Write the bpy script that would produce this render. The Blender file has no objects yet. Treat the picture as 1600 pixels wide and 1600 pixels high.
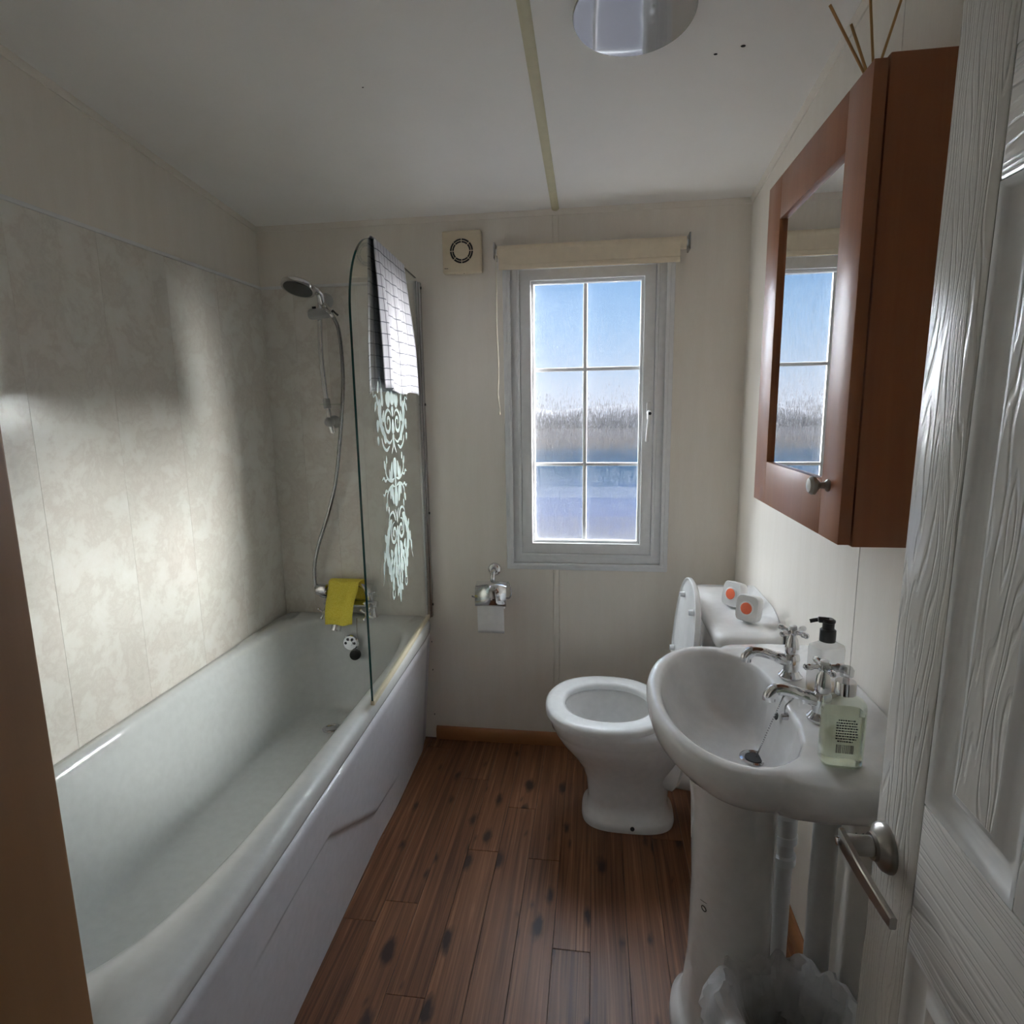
import bpy, bmesh, math, random
from math import sin, cos, pi, radians, sqrt, atan2
from mathutils import Vector as Vec, Matrix, noise as mnoise
random.seed(7)
S = bpy.context.scene
COL = S.collection

# ------------------------------------------------------------------ camera
cam = bpy.data.cameras.new('camera'); co = bpy.data.objects.new('camera', cam); COL.objects.link(co)
cam.sensor_width = 36.0; cam.lens = 21.26; cam.clip_start = 0.02; cam.clip_end = 2000
RX = Vec((0.99054628, 0.0083243, -0.13692619)); RY = Vec((0.13636407, -0.16838897, 0.97624279)); RZ = Vec((-0.01493032, -0.98568548, -0.1679322))
right = Vec((RX[0], RY[0], RZ[0])); down = Vec((RX[1], RY[1], RZ[1])); fwd = Vec((RX[2], RY[2], RZ[2]))
mw = Matrix.Identity(4)
for i in range(3):
    mw[i][0] = right[i]; mw[i][1] = -down[i]; mw[i][2] = -fwd[i]
mw.translation = Vec((0, 0, 1.457))
co.matrix_world = mw
S.camera = co

# ------------------------------------------------------------------ world, sun, exposure
w = bpy.data.worlds.new('sky'); S.world = w; w.use_nodes = True
nt = w.node_tree; nt.nodes.clear()
tc = nt.nodes.new('ShaderNodeTexCoord'); sx = nt.nodes.new('ShaderNodeSeparateXYZ'); rp = nt.nodes.new('ShaderNodeValToRGB')
bg = nt.nodes.new('ShaderNodeBackground'); ow = nt.nodes.new('ShaderNodeOutputWorld')
nt.links.new(tc.outputs['Generated'], sx.inputs[0]); nt.links.new(sx.outputs['Z'], rp.inputs[0])
nt.links.new(rp.outputs[0], bg.inputs[0]); nt.links.new(bg.outputs[0], ow.inputs[0])
cr = rp.color_ramp; cr.elements[0].position = 0.0; cr.elements[0].color = (.74, .80, .93, 1)
cr.elements[1].position = 1.0; cr.elements[1].color = (.16, .34, .78, 1)
for p, c in ((.06, (.60, .76, .98)), (.13, (.37, .63, .97)), (.22, (.28, .54, .94)), (.5, (.2, .42, .85))):
    e = cr.elements.new(p); e.color = (*c, 1)
bg.inputs[1].default_value = .315
sun = bpy.data.lights.new('sun', 'SUN'); so = bpy.data.objects.new('sun', sun); COL.objects.link(so)
sun.energy = 76.0; sun.angle = radians(42); sun.color = (1, .97, .92)
so.location = (6, 6, 6)
so.rotation_euler = Vec((-1.0, -.44, -.23)).to_track_quat('-Z', 'Y').to_euler()
for l_ in (sun,): l_.cycles.use_multiple_importance_sampling = False
def portal(name, loc, sx_, sy_, direc):
    l = bpy.data.lights.new(name, 'AREA'); l.shape = 'RECTANGLE'; l.size = sx_; l.size_y = sy_; l.cycles.is_portal = True
    o = bpy.data.objects.new(name, l); COL.objects.link(o); o.location = loc
    o.rotation_euler = Vec(direc).to_track_quat('-Z', 'Y').to_euler()
portal('window_portal', (-.042, 2.56, 1.425), .46, 1.06, (0, -1, 0))
fill_sun = bpy.data.lights.new('sky_fill', 'SUN'); dao = bpy.data.objects.new('sky_fill', fill_sun); COL.objects.link(dao)   # added wide sun lamp, brightens the room through the window beyond the visible sky
fill_sun.cycles.use_multiple_importance_sampling = False; fill_sun.energy = 48.0; fill_sun.angle = radians(135); fill_sun.color = (.90, .96, 1.0)
dao.location = (0, 9, 5); dao.rotation_euler = Vec((-.05, -1.0, -.18)).to_track_quat('-Z', 'Y').to_euler()
vs = S.view_settings; vs.view_transform = 'Standard'; vs.look = 'None'; vs.gamma = 1; vs.use_curve_mapping = False
vs.exposure = 1.52
S.cycles.max_bounces = 10; S.cycles.diffuse_bounces = 6; S.cycles.transparent_max_bounces = 16
S.cycles.sample_clamp_indirect = 4.0; S.cycles.adaptive_threshold = .02

# ------------------------------------------------------------------ materials
def hexlin(r, g, b):
    f = lambda c: c / 12.92 if c <= .04045 else ((c + .055) / 1.055) ** 2.4
    return (f(r / 255), f(g / 255), f(b / 255))
class NT:
    def __init__(s, name):
        s.m = bpy.data.materials.new(name); s.m.use_nodes = True; s.t = s.m.node_tree
        s.p = s.t.nodes['Principled BSDF']; s.out = s.t.nodes['Material Output']
    def n(s, typ, ins=None, **at):
        nd = s.t.nodes.new('ShaderNode' + typ)
        for k, v in at.items(): setattr(nd, k, v)
        for k, v in (ins or {}).items(): s.set(nd.inputs[k], v)
        return nd
    def set(s, sock, v):
        if hasattr(v, 'is_output') or isinstance(v, bpy.types.NodeSocket): s.t.links.new(v, sock)
        else:
            if isinstance(v, (tuple, list)) and len(v) == 3 and sock.type == 'RGBA': v = (*v, 1)
            sock.default_value = v
    def P(s, **k):
        for a, v in k.items(): s.set(s.p.inputs[a.replace('_', ' ')], v)
        return s
    def coord(s, scale=(1, 1, 1), kind='Object', rnd=0):
        tc = s.n('TexCoord'); mp = s.n('Mapping', {'Vector': tc.outputs[kind], 'Scale': scale})
        if rnd:
            oi = s.n('ObjectInfo'); m = s.n('Math', {0: oi.outputs['Random'], 1: rnd}, operation='MULTIPLY')
            cx = s.n('CombineXYZ', {0: m.outputs[0], 1: m.outputs[0], 2: m.outputs[0]})
            s.set(mp.inputs['Location'], cx.outputs[0])
        return mp.outputs[0]
    def noise(s, vec, scale=5, detail=3, rough=.5, dist=0):
        return s.n('TexNoise', {'Vector': vec, 'Scale': scale, 'Detail': detail, 'Roughness': rough, 'Distortion': dist}).outputs['Fac']
    def ramp(s, fac, stops):
        r = s.n('ValToRGB', {'Fac': fac}); cr = r.color_ramp
        cr.elements[0].position = stops[0][0]; cr.elements[0].color = (*stops[0][1], 1)
        cr.elements[1].position = stops[-1][0]; cr.elements[1].color = (*stops[-1][1], 1)
        for p, c in stops[1:-1]:
            e = cr.elements.new(p); e.color = (*c, 1)
        return r.outputs[0]
    def mix(s, f, a, b, mode='MIX'):
        m = s.n('MixRGB', {'Fac': f, 'Color1': a, 'Color2': b}, blend_type=mode); return m.outputs[0]
    def math(s, op, a, b=0.0):
        return s.n('Math', {0: a, 1: b}, operation=op).outputs[0]
    def bump(s, h, strength=.3, dist=.002):
        b = s.n('Bump', {'Height': h, 'Strength': strength, 'Distance': dist}); s.set(s.p.inputs['Normal'], b.outputs[0]); return s
g3 = lambda v: (v, v, v)
MAT = {}
def simple(name, col, rough=.5, metal=0.0, **k):
    n = NT(name).P(Base_Color=col, Roughness=rough, Metallic=metal, **k)
    v = n.coord((1, 1, 1)); f = n.noise(v, 40, 2)
    n.P(Base_Color=n.mix(.06, col, n.ramp(f, [(.3, g3(.0)), (.7, col)])))
    MAT[name] = n.m; return n
# wallpapered board
n = NT('wallpaper'); v = n.coord((9, 9, 1.2)); v2 = n.coord((60, 60, 7))
f = n.noise(v, 2.2, 5, .6); f2 = n.noise(v2, 4, 3, .6)
c = n.mix(n.math('MULTIPLY', f2, .5), n.ramp(f, [(.3, (.79, .745, .67)), (.7, (.84, .80, .735))]), (.74, .69, .61))
n.P(Base_Color=c, Roughness=.55); n.bump(f2, .15, .001); MAT['wallpaper'] = n.m
n = NT('ceiling_board'); v = n.coord((1, 1, 1)); f = n.noise(v, 3, 5, .6); f2 = n.noise(v, 180, 3, .6)
n.P(Base_Color=n.ramp(f, [(.3, (.89, .88, .86)), (.7, (.93, .92, .90))]), Roughness=.6); n.bump(f2, .12, .001); MAT['ceiling_board'] = n.m
# marbled wet-wall laminate
n = NT('marbled_laminate'); v = n.coord((1, 1, 1), rnd=20)
f = n.noise(v, 9, 10, .68, .25); f2 = n.noise(v, 24, 8, .7, .5); f3 = n.noise(v, 4, 6, .6, .2)
c = n.ramp(f, [(.30, (.63, .59, .53)), (.42, (.75, .71, .65)), (.47, (.68, .63, .57)), (.54, (.78, .75, .69)), (.70, (.84, .82, .78))])
c = n.mix(n.math('MULTIPLY', f2, .5), c, n.ramp(f3, [(.4, (.76, .69, .62)), (.6, (.76, .76, .69))]))
n.P(Base_Color=c, Roughness=.16); n.p.inputs['Specular IOR Level'].default_value = .45; MAT['marbled_laminate'] = n.m
simple('cream_trim', (.66, .62, .50), .5); simple('yellowed_trim', (.62, .58, .40), .45)
simple('white_upvc', (.80, .81, .82), .3); simple('white_paint', (.78, .78, .77), .4)
simple('dark_gap', (.02, .018, .015), .8)
n = simple('bath_acrylic', (.69, .71, .70), .07); n.p.inputs['Coat Weight'].default_value = .3
simple('panel_plastic', (.60, .605, .64), .2)
n = simple('ceramic', (.83, .83, .825), .06); n.p.inputs['Coat Weight'].default_value = .4
simple('white_plastic', (.80, .80, .79), .3)
simple('seat_plastic', (.82, .83, .83), .18)
simple('chrome', (.74, .74, .75), .05, 1.0); simple('hose_steel', (.33, .33, .33), .2, 1.0); simple('satin_steel', (.42, .40, .37), .28, 1.0); simple('dull_chrome', (.5, .5, .5), .25, 1.0)
simple('black_plastic', (.012, .012, .013), .3); simple('black_rubber', (.015, .015, .015), .5)
simple('grey_plastic', (.45, .45, .44), .35); simple('nozzle_grey', (.06, .06, .06), .5)
simple('yellowed_plastic', (.70, .60, .44), .4)
simple('blind_fabric', (.78, .68, .52), .8)
simple('cord_cotton', (.75, .71, .58), .8)
simple('pipe_plastic', (.72, .71, .69), .35)
simple('paper_white', (.82, .82, .82), .85)
simple('seal_cream', (.62, .56, .40), .5)
simple('etched_glass', (.21, .27, .26), .6); MAT['etched_glass'].node_tree.nodes['Principled BSDF'].inputs['Alpha'].default_value = .62
simple('orange_gel', (.85, .17, .08), .25)
simple('reed_wood', (.52, .30, .11), .6)
simple('amber_liquid', (.62, .40, .16), .15)
simple('print_black', (.02, .02, .02), .6)
simple('green_glass_edge', (.005, .06, .05), .05)
# timber: cabinet, baseboard, jamb
def wood(name, c1, c2, axis, rough=.4, sc=1.0):
    n = NT(name); s3 = [22, 22, 22]; s3[axis] = 1.3
    v = n.coord(tuple(x * sc for x in s3), rnd=9); f = n.noise(v, 1.0, 6, .62, .6); f2 = n.noise(v, 5, 4, .6)
    c = n.mix(n.math('MULTIPLY', f2, .35), n.ramp(f, [(.3, c1), (.7, c2)]), c1)
    n.P(Base_Color=c, Roughness=rough); n.bump(f2, .08, .001); MAT[name] = n.m; return n
wood('cherry_wood', (.30, .105, .042), (.38, .150, .064), 2, .36)
wood('oak_foil', (.30, .13, .05), (.38, .17, .065), 0, .4); wood('oak_foil_y', (.30, .13, .05), (.38, .17, .065), 1, .4)
wood('jamb_wood', (.30, .15, .06), (.38, .20, .085), 2, .5)
# vinyl plank floor
n = NT('vinyl_plank'); v = n.coord((26, 1.5, 1), rnd=40); vk = n.coord((10.5, 4.0, 1), rnd=40)
f = n.noise(v, 1.0, 7, .62, 1.4); f2 = n.noise(n.coord((75, 1.5, 1), rnd=40), 1.0, 5, .55, 1.2)
c = n.ramp(f, [(.26, (0.039, 0.017, 0.009)), (.42, (0.090, 0.047, 0.025)), (.56, (0.129, 0.072, 0.039)), (.75, (0.187, 0.113, 0.066))])
c = n.mix(.62, c, n.ramp(f2, [(.36, (0.017, 0.008, 0.005)), (.47, (0.101, 0.055, 0.030)), (.56, (0.133, 0.076, 0.043)), (.68, (0.257, 0.164, 0.101))]))
oi = n.n('ObjectInfo'); c = n.mix(.28, c, n.ramp(oi.outputs['Random'], [(0, (0.047, 0.023, 0.014)), (.5, (0.101, 0.055, 0.031)), (1, (0.156, 0.090, 0.055))]))
vd = n.n('TexVoronoi', {'Vector': n.n('VectorMath', {0: vk, 1: n.n('VectorMath', {0: n.n('TexNoise', {'Vector': vk, 'Scale': 4.0}).outputs['Color'], 1: (.22, .22, 0)}, operation='MULTIPLY').outputs[0]}, operation='ADD').outputs[0], 'Scale': .95, 'Randomness': 1.0}, voronoi_dimensions='2D')
k = n.ramp(n.math('ADD', vd.outputs['Distance'], n.math('MULTIPLY', n.math('SUBTRACT', n.n('SeparateXYZ', {0: vd.outputs['Color']}).outputs[0], .35), .16)), [(.05, g3(1)), (.10, g3(.6)), (.17, g3(0))])
c = n.mix(k, c, (.018, .010, .008))
c = n.mix(1.0, c, (1.45, 1.12, .92), 'MULTIPLY'); n.P(Base_Color=c, Roughness=.40); n.p.inputs['Specular IOR Level'].default_value = .3; n.bump(f2, .25, .001); MAT['vinyl_plank'] = n.m
# embossed door skin: long flowing grain as relief
n = NT('embossed_white'); v = n.coord((1, 6.5, 1.0)); d = n.noise(v, 1.6, 3, .5)
wv = n.n('TexWave', {'Vector': n.n('VectorMath', {0: n.coord((1, 12, .35)), 1: n.n('CombineXYZ', {1: n.math('MULTIPLY', d, 3.2)}).outputs[0]}, operation='ADD').outputs[0], 'Scale': 1.7, 'Distortion': 3.2, 'Detail': 2.0, 'Detail Scale': 1.2}, bands_direction='Y')
h = n.ramp(wv.outputs['Fac'], [(.0, g3(0)), (.18, g3(.75)), (.5, g3(1)), (1, g3(.9))])
n.P(Base_Color=(.70, .68, .64), Roughness=.2); n.bump(h, .5, .0022); MAT['embossed_white'] = n.m
n = NT('embossed_white_cross'); v = n.coord((1, .8, 7)); d = n.noise(v, 1.6, 3, .5)
wv = n.n('TexWave', {'Vector': n.n('VectorMath', {0: n.coord((1, .35, 12)), 1: n.n('CombineXYZ', {2: n.math('MULTIPLY', d, 2.2)}).outputs[0]}, operation='ADD').outputs[0], 'Scale': 2.2, 'Distortion': 2.0, 'Detail': 2.0}, bands_direction='Z')
h = n.ramp(wv.outputs['Fac'], [(.0, g3(0)), (.18, g3(.75)), (.5, g3(1)), (1, g3(.9))])
n.P(Base_Color=(.70, .68, .64), Roughness=.2); n.bump(h, .5, .0022); MAT['embossed_white_cross'] = n.m
# clear glass for the screen: straight-through with a fresnel sheen and a green tint
def thin_glass(name, tint, spec=1.0):
    n = NT(name); t = n.n('BsdfTransparent', {'Color': tint}); gl = n.n('BsdfGlossy', {'Color': g3(1), 'Roughness': .02})
    lw = n.n('LayerWeight', {'Blend': .5}); fr = n.math('ADD', n.math('MULTIPLY', n.math('POWER', lw.outputs['Facing'], 4.0), .6 * spec), .035 * spec)
    mx = n.n('MixShader', {0: fr, 1: t.outputs[0], 2: gl.outputs[0]})
    n.t.links.new(mx.outputs[0], n.out.inputs[0]); MAT[name] = n.m
thin_glass('screen_glass', (.965, .985, .98)); thin_glass('clear_plastic', (.95, .97, .94)); thin_glass('bottle_plastic', (.93, .96, .90)); thin_glass('frost_plastic', (.8, .8, .8))
n = NT('liner_film'); v = n.coord((1, 1, 1)); f = n.noise(v, 14, 5, .6, .8)
t = n.n('BsdfTransparent', {'Color': (.9, .9, .9)}); dm = n.n('BsdfTranslucent', {'Color': g3(.8)}); df = n.n('BsdfDiffuse', {'Color': g3(.78)}); gl = n.n('BsdfGlossy', {'Color': g3(.9), 'Roughness': .25})
a = n.n('MixShader', {0: .5, 1: dm.outputs[0], 2: df.outputs[0]}); b = n.n('MixShader', {0: .08, 1: a.outputs[0], 2: gl.outputs[0]})
cmx = n.n('MixShader', {0: n.math('ADD', n.math('MULTIPLY', f, .45), .45), 1: t.outputs[0], 2: b.outputs[0]}); n.t.links.new(cmx.outputs[0], n.out.inputs[0]); MAT['liner_film'] = n.m
n = NT('milky_plastic'); t = n.n('BsdfTransparent', {'Color': g3(.95)}); dm = n.n('BsdfTranslucent', {'Color': g3(.85)}); df = n.n('BsdfDiffuse', {'Color': g3(.8)}); gl = n.n('BsdfGlossy', {'Color': g3(1), 'Roughness': .12})
a = n.n('MixShader', {0: .5, 1: dm.outputs[0], 2: df.outputs[0]}); b = n.n('MixShader', {0: n.math('ADD', n.math('MULTIPLY', n.noise(n.coord((1, 1, 1)), 30, 2), .1), .33), 1: t.outputs[0], 2: a.outputs[0]}); cmx = n.n('MixShader', {0: .05, 1: b.outputs[0], 2: gl.outputs[0]}); n.t.links.new(cmx.outputs[0], n.out.inputs[0]); MAT['milky_plastic'] = n.m
simple('mirror_silver', (.88, .89, .89), .0, 1.0)
# textured privacy pane: mostly straight-through, streaks of lens-like relief, a little diffusing
n = NT('privacy_pane'); v = n.coord((330, 300, 15)); f = n.noise(v, 1.0, 3, .6, .3); fb = n.noise(n.coord((230, 300, 20)), 1.0, 2, .5)
bp = n.n('Bump', {'Height': n.math('ADD', f, n.math('MULTIPLY', fb, 1.5)), 'Strength': .85, 'Distance': .006})
t = n.n('BsdfTransparent', {'Color': (.97, .98, 1)}); rf = n.n('BsdfRefraction', {'Color': (1, 1, 1), 'Roughness': 0.0, 'IOR': 1.22, 'Normal': bp.outputs[0]})
tl = n.n('BsdfTranslucent', {'Color': (.95, .95, .95)}); gl = n.n('BsdfGlossy', {'Color': g3(1), 'Roughness': .1, 'Normal': bp.outputs[0]})
k = n.ramp(f, [(.42, g3(.30)), (.58, g3(.72))])
a = n.n('MixShader', {0: k, 1: t.outputs[0], 2: rf.outputs[0]}); b = n.n('MixShader', {0: .0004, 1: a.outputs[0], 2: tl.outputs[0]}); cmx = n.n('MixShader', {0: .04, 1: b.outputs[0], 2: gl.outputs[0]})
n.t.links.new(cmx.outputs[0], n.out.inputs[0]); MAT['privacy_pane'] = n.m
# towel: white with thin navy grid, from UV in metres
def grid_cloth():
    n = NT('grid_cotton'); tcn = n.n('TexCoord'); sp = n.n('SeparateXYZ', {0: tcn.outputs['UV']}); ln = None
    wob = n.math('MULTIPLY', n.noise(tcn.outputs['UV'], 60, 2), .003)
    for i, st in ((0, .034), (1, .036)):
        m = n.math('FRACT', n.math('DIVIDE', n.math('ADD', sp.outputs[i], wob), st)); l = n.math('LESS_THAN', m, .085)
        ln = l if ln is None else n.math('MAXIMUM', ln, l)
    n.P(Base_Color=n.mix(n.math('MULTIPLY', ln, .85), (.56, .56, .60), (.05, .055, .085)), Roughness=.9); f = n.noise(tcn.outputs['UV'], 500, 2); n.bump(f, .3, .001); MAT['grid_cotton'] = n.m
grid_cloth()
n = NT('yellow_microfibre'); f = n.noise(n.coord((1, 1, 1)), 220, 4, .7); n.P(Base_Color=n.ramp(f, [(.3, (.78, .62, .03)), (.7, (.95, .84, .16))]), Roughness=.9); n.bump(f, .6, .003); MAT['yellow_microfibre'] = n.m
n = NT('soap_gel'); n.P(Base_Color=(.93, .95, .84), Roughness=.05, Transmission_Weight=.9, IOR=1.2); MAT['soap_gel'] = n.m
n = NT('light_acrylic'); n.P(Base_Color=(.45, .45, .46), Roughness=.06, Metallic=.75); MAT['light_acrylic'] = n.m
n = NT('label_print'); tcn = n.n('TexCoord'); MAT['label_print'] = n.m; n.P(Base_Color=(.03, .03, .03), Roughness=.6)

# ------------------------------------------------------------------ mesh helpers
class M:
    def __init__(s): s.v = []; s.f = []; s.uv = None
    def add(s, vs, fs):
        o = len(s.v); s.v += [tuple(p) for p in vs]; s.f += [tuple(i + o for i in f) for f in fs]; return s
    def box(s, x0, x1, y0, y1, z0, z1):
        vs = [(x, y, z) for x in (x0, x1) for y in (y0, y1) for z in (z0, z1)]
        return s.add(vs, [(0, 1, 3, 2), (4, 6, 7, 5), (0, 4, 5, 1), (2, 3, 7, 6), (0, 2, 6, 4), (1, 5, 7, 3)])
    def loft(s, rings, cap0=False, cap1=False, closed=True, wrap=False):
        n = len(rings[0]); o = len(s.v)
        for r in rings: s.v += [tuple(p) for p in r]
        R = len(rings)
        for i in range(R if wrap else R - 1):
            for j in range(n if closed else n - 1):
                a, b = o + i * n + j, o + i * n + (j + 1) % n; i2 = (i + 1) % R
                s.f.append((a, b, o + i2 * n + (j + 1) % n, o + i2 * n + j))
        if cap0: s.f.append(tuple(o + j for j in range(n - 1, -1, -1)))
        if cap1: s.f.append(tuple(o + (R - 1) * n + j for j in range(n)))
        return s
    def tube(s, pts, r, n=14, cap=True, flat=(1, 1)):
        pts = [Vec(p) for p in pts]; rings = []; up = None
        for i, p in enumerate(pts):
            t = (pts[min(i + 1, len(pts) - 1)] - pts[max(i - 1, 0)]).normalized()
            if up is None:
                up = Vec((0, 0, 1)) if abs(t.z) < .9 else Vec((0, 1, 0))
            a = t.cross(up)
            if a.length < 1e-6: a = t.cross(Vec((1, 0, 0)))
            a.normalize(); b = a.cross(t).normalized(); up = b
            rr = r[i] if isinstance(r, (list, tuple)) else r
            rings.append([p + (a * cos(2 * pi * k / n) * flat[0] + b * sin(2 * pi * k / n) * flat[1]) * rr for k in range(n)])
        return s.loft(rings, cap, cap)
    def lathe(s, prof, org=(0, 0, 0), axis=(0, 0, 1), n=28, cap=True, sc=(1, 1)):
        ax = Vec(axis).normalized(); a = ax.cross(Vec((0, 0, 1)) if abs(ax.z) < .9 else Vec((1, 0, 0))).normalized(); b = ax.cross(a)
        org = Vec(org)
        rings = [[org + ax * h + (a * cos(2 * pi * k / n) * sc[0] + b * sin(2 * pi * k / n) * sc[1]) * max(r, 1e-5) for k in range(n)] for r, h in prof]
        return s.loft(rings, cap, cap)
    def ball(s, c, r, n=14, sc=(1, 1, 1)):
        c = Vec(c); rings = []
        m = n // 2
        for i in range(1, m):
            th = pi * i / m
            rings.append([c + Vec((sc[0] * r * sin(th) * cos(2 * pi * k / n), sc[1] * r * sin(th) * sin(2 * pi * k / n), -sc[2] * r * cos(th))) for k in range(n)])
        return s.loft(rings, True, True)
    def prism(s, poly, fn, t0, t1):
        a = [fn(p[0], p[1], t0) for p in poly]; b = [fn(p[0], p[1], t1) for p in poly]
        return s.loft([a, b], True, True)
def smoothcurve(pts, k=8):
    P = [Vec(p) for p in pts]; out = []
    for i in range(len(P) - 1):
        p0 = P[max(i - 1, 0)]; p1 = P[i]; p2 = P[i + 1]; p3 = P[min(i + 2, len(P) - 1)]
        for j in range(k):
            t = j / k
            out.append(.5 * ((2 * p1) + (p2 - p0) * t + (2 * p0 - 5 * p1 + 4 * p2 - p3) * t * t + (3 * p1 - p0 - 3 * p2 + p3) * t ** 3))
    out.append(P[-1]); return out
def rootloc(o):
    l = Vec((0, 0, 0))
    while o is not None: l = l + o.location; o = o.parent
    return l
def build(name, m, mat, parent=None, bevel=0.0, seg=2, angle=35, loc=None, subd=0, fixn=True):
    base = rootloc(parent) if parent is not None else Vec(loc or (0, 0, 0))
    me = bpy.data.meshes.new(name)
    me.from_pydata([tuple(Vec(p) - base) for p in m.v], [], m.f)
    if m.uv:
        ul = me.uv_layers.new(name='uv')
        for lp in me.loops: ul.data[lp.index].uv = m.uv[lp.vertex_index]
    if bevel or fixn:
        bm = bmesh.new(); bm.from_mesh(me)
        if fixn and not m.uv: bmesh.ops.recalc_face_normals(bm, faces=bm.faces)
        if bevel:
            es = [e for e in bm.edges if len(e.link_faces) == 2 and e.calc_face_angle(0) > radians(30)]
            bmesh.ops.bevel(bm, geom=es, offset=bevel, segments=seg, profile=.5, affect='EDGES', clamp_overlap=True)
        bm.to_mesh(me); bm.free()
    me.polygons.foreach_set('use_smooth', [True] * len(me.polygons)); me.set_sharp_from_angle(angle=radians(angle))
    me.materials.append(MAT[mat]); me.update()
    o = bpy.data.objects.new(name, me); COL.objects.link(o)
    if parent is not None: o.parent = parent
    else: o.location = base
    if subd:
        md = o.modifiers.new('smooth', 'SUBSURF'); md.levels = subd; md.render_levels = subd
    return o
def tag(o, label=None, cat=None, group=None, kind=None):
    if label: o['label'] = label
    if cat: o['category'] = cat
    if group: o['group'] = group
    if kind: o['kind'] = kind
    return o
def thing(name, loc, label, cat, group=None):
    o = bpy.data.objects.new(name, None); COL.objects.link(o); o.location = loc; o.empty_display_size = .05
    return tag(o, label, cat, group)
def struct(name, m, mat, label=None, **k): return tag(build(name, m, mat, **k), label, None, None, 'structure')
def structroot(name, loc, label=None):
    o = bpy.data.objects.new(name, None); COL.objects.link(o); o.location = loc; o.empty_display_size = .05
    return tag(o, label, None, None, 'structure')
ss = lambda a, b, x: (lambda t: t * t * (3 - 2 * t))(min(1, max(0, (x - a) / (b - a))))

# ------------------------------------------------------------------ room shell
XL, XR, YB, YF = -1.379, .556, 2.45, .22; HB = -1.1
ceil = lambda y: 2.197 + .1 * (YB - y)
# floor: sub-floor and planks
fl = struct('floor', M().box(XL - .05, XR + .70, HB - .05, YB + .06, -.06, -.003), 'dark_gap', 'brown wood-effect plank floor')
PW = .1025; cache = {}
for i in range(-1, 13):
    x0 = -.722 + i * PW; x1 = min(x0 + PW, XR - .001)
    if x1 - x0 < .01: continue
    off = {0: 1.457, 1: .62, 2: 1.248, 3: .86, 4: 2.006, 5: 1.757, 6: 1.43, 7: 2.03, 8: 1.1, 9: 1.9, 10: 1.3, 11: .8, -1: .9}.get(i, 1.0)
    y = off - .914 * 3
    while y < YB:
        a = max(y, YF - .12); b = min(y + .914, YB - .002)
        if b - a > .02:
            key = (round(x1 - x0, 4), round(b - a, 4))
            if key not in cache:
                g = .0006; m = M().box(g, x1 - x0 - g, g, b - a - g, -.003, 0)
                o = build('plank', m, 'vinyl_plank', bevel=.0008, seg=1); cache[key] = o.data
            else:
                o = bpy.data.objects.new('plank', cache[key]); COL.objects.link(o)
            o.parent = fl; o.location = (x0, a, 0)
        y += .914
# ceiling
m = M(); y0 = HB - .05
m.loft([[(XL - .05, y, ceil(y)), (XR + .05, y, ceil(y)), (XR + .05, y, ceil(y) + .05), (XL - .05, y, ceil(y) + .05)] for y in (y0, YB + .12)], True, True).box(-1.25, XL - .05, y0, YF - .1, 2.45, 2.62).box(XR + .05, 1.25, y0, YF - .1, 2.45, 2.62)
ce = struct('ceiling', m, 'ceiling_board', 'off-white sloping ceiling')
m = M()  # half-round cover strip along the slope
rings = []
for y in (y0, YB - .002):
    rings.append([(-.16 + .0145 * cos(pi * k / 8), y, ceil(y) - .008 * sin(pi * k / 8) + .0005) for k in range(9)])
m.loft(rings, True, True); build('cover_strip', m, 'yellowed_trim', ce)
for k, (x, y) in enumerate(((.272, 1.644), (.33, 1.624), (-.601, 1.647))):
    build('dirt_speck', M().ball((x, y, ceil(y) - .001), (.0035, .0045, .002)[k], 8, (1.4, .7, .5)), 'print_black', ce)
# back wall with window opening
WX0, WX1, WZ0, WZ1 = -.330, .252, .835, 2.02
wb = structroot('wall_back', (0, YB, 0), 'cream papered wall with the window')
T0, T1 = YB, YB + .06
for (a, b, c, d) in ((XL - .05, -.1735, 0, None), (-.1465, XR + .05, 0, None)):
    # boards are cut around the opening
    if b < 0: segs = ((a, WX0, 0, 2.3), (WX0, b, 0, WZ0), (WX0, b, WZ1, 2.3))
    else: segs = ((WX1, b, 0, 2.3), (a, WX1, 0, WZ0), (a, WX1, WZ1, 2.3))
    m = M()
    for (p, q, r, s) in segs: m.box(p, q, T0, T1, r, s)
    build('wall_board', m, 'wallpaper', wb)
m = M(); m.box(-.1735, -.1465, T0 + .004, T1, 0, WZ0).box(-.1735, -.1465, T0 + .004, T1, WZ1, 2.3); build('joint_backing', m, 'wallpaper', wb)
m = M(); m.box(-.171, -.149, T0 - .0015, T0 + .004, 0, .82).box(-.171, -.149, T0 - .0015, T0 + .004, 2.04, 2.195); build('joint_strip', m, 'wallpaper', wb, bevel=.0008)
# side walls
wl = structroot('wall_left', (XL, 0, 0), 'cream papered wall above the bath, lower part clad in marbled panels')
m = M(); m.loft([[(XL, y, 0), (XL, y, ceil(y) + .02), (XL - .05, y, ceil(y) + .02), (XL - .05, y, 0)] for y in (YF - .12, YB + .06)], True, True); build('wall_board', m, 'wallpaper', wl)
wr = structroot('wall_right', (XR, 0, 0), 'cream papered wall behind the basin and cabinet')
for a, b in ((YF - .12, 1.3385), (1.3415, YB + .06)):
    m = M(); m.loft([[(XR, y, 0), (XR, y, ceil(y) + .02), (XR + .05, y, ceil(y) + .02), (XR + .05, y, 0)] for y in (a, b)], True, True); build('wall_board', m, 'wallpaper', wr)
build('joint_gap', M().box(XR + .003, XR + .05, 1.3385, 1.3415, 0, 2.32), 'dark_gap', wr)
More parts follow.
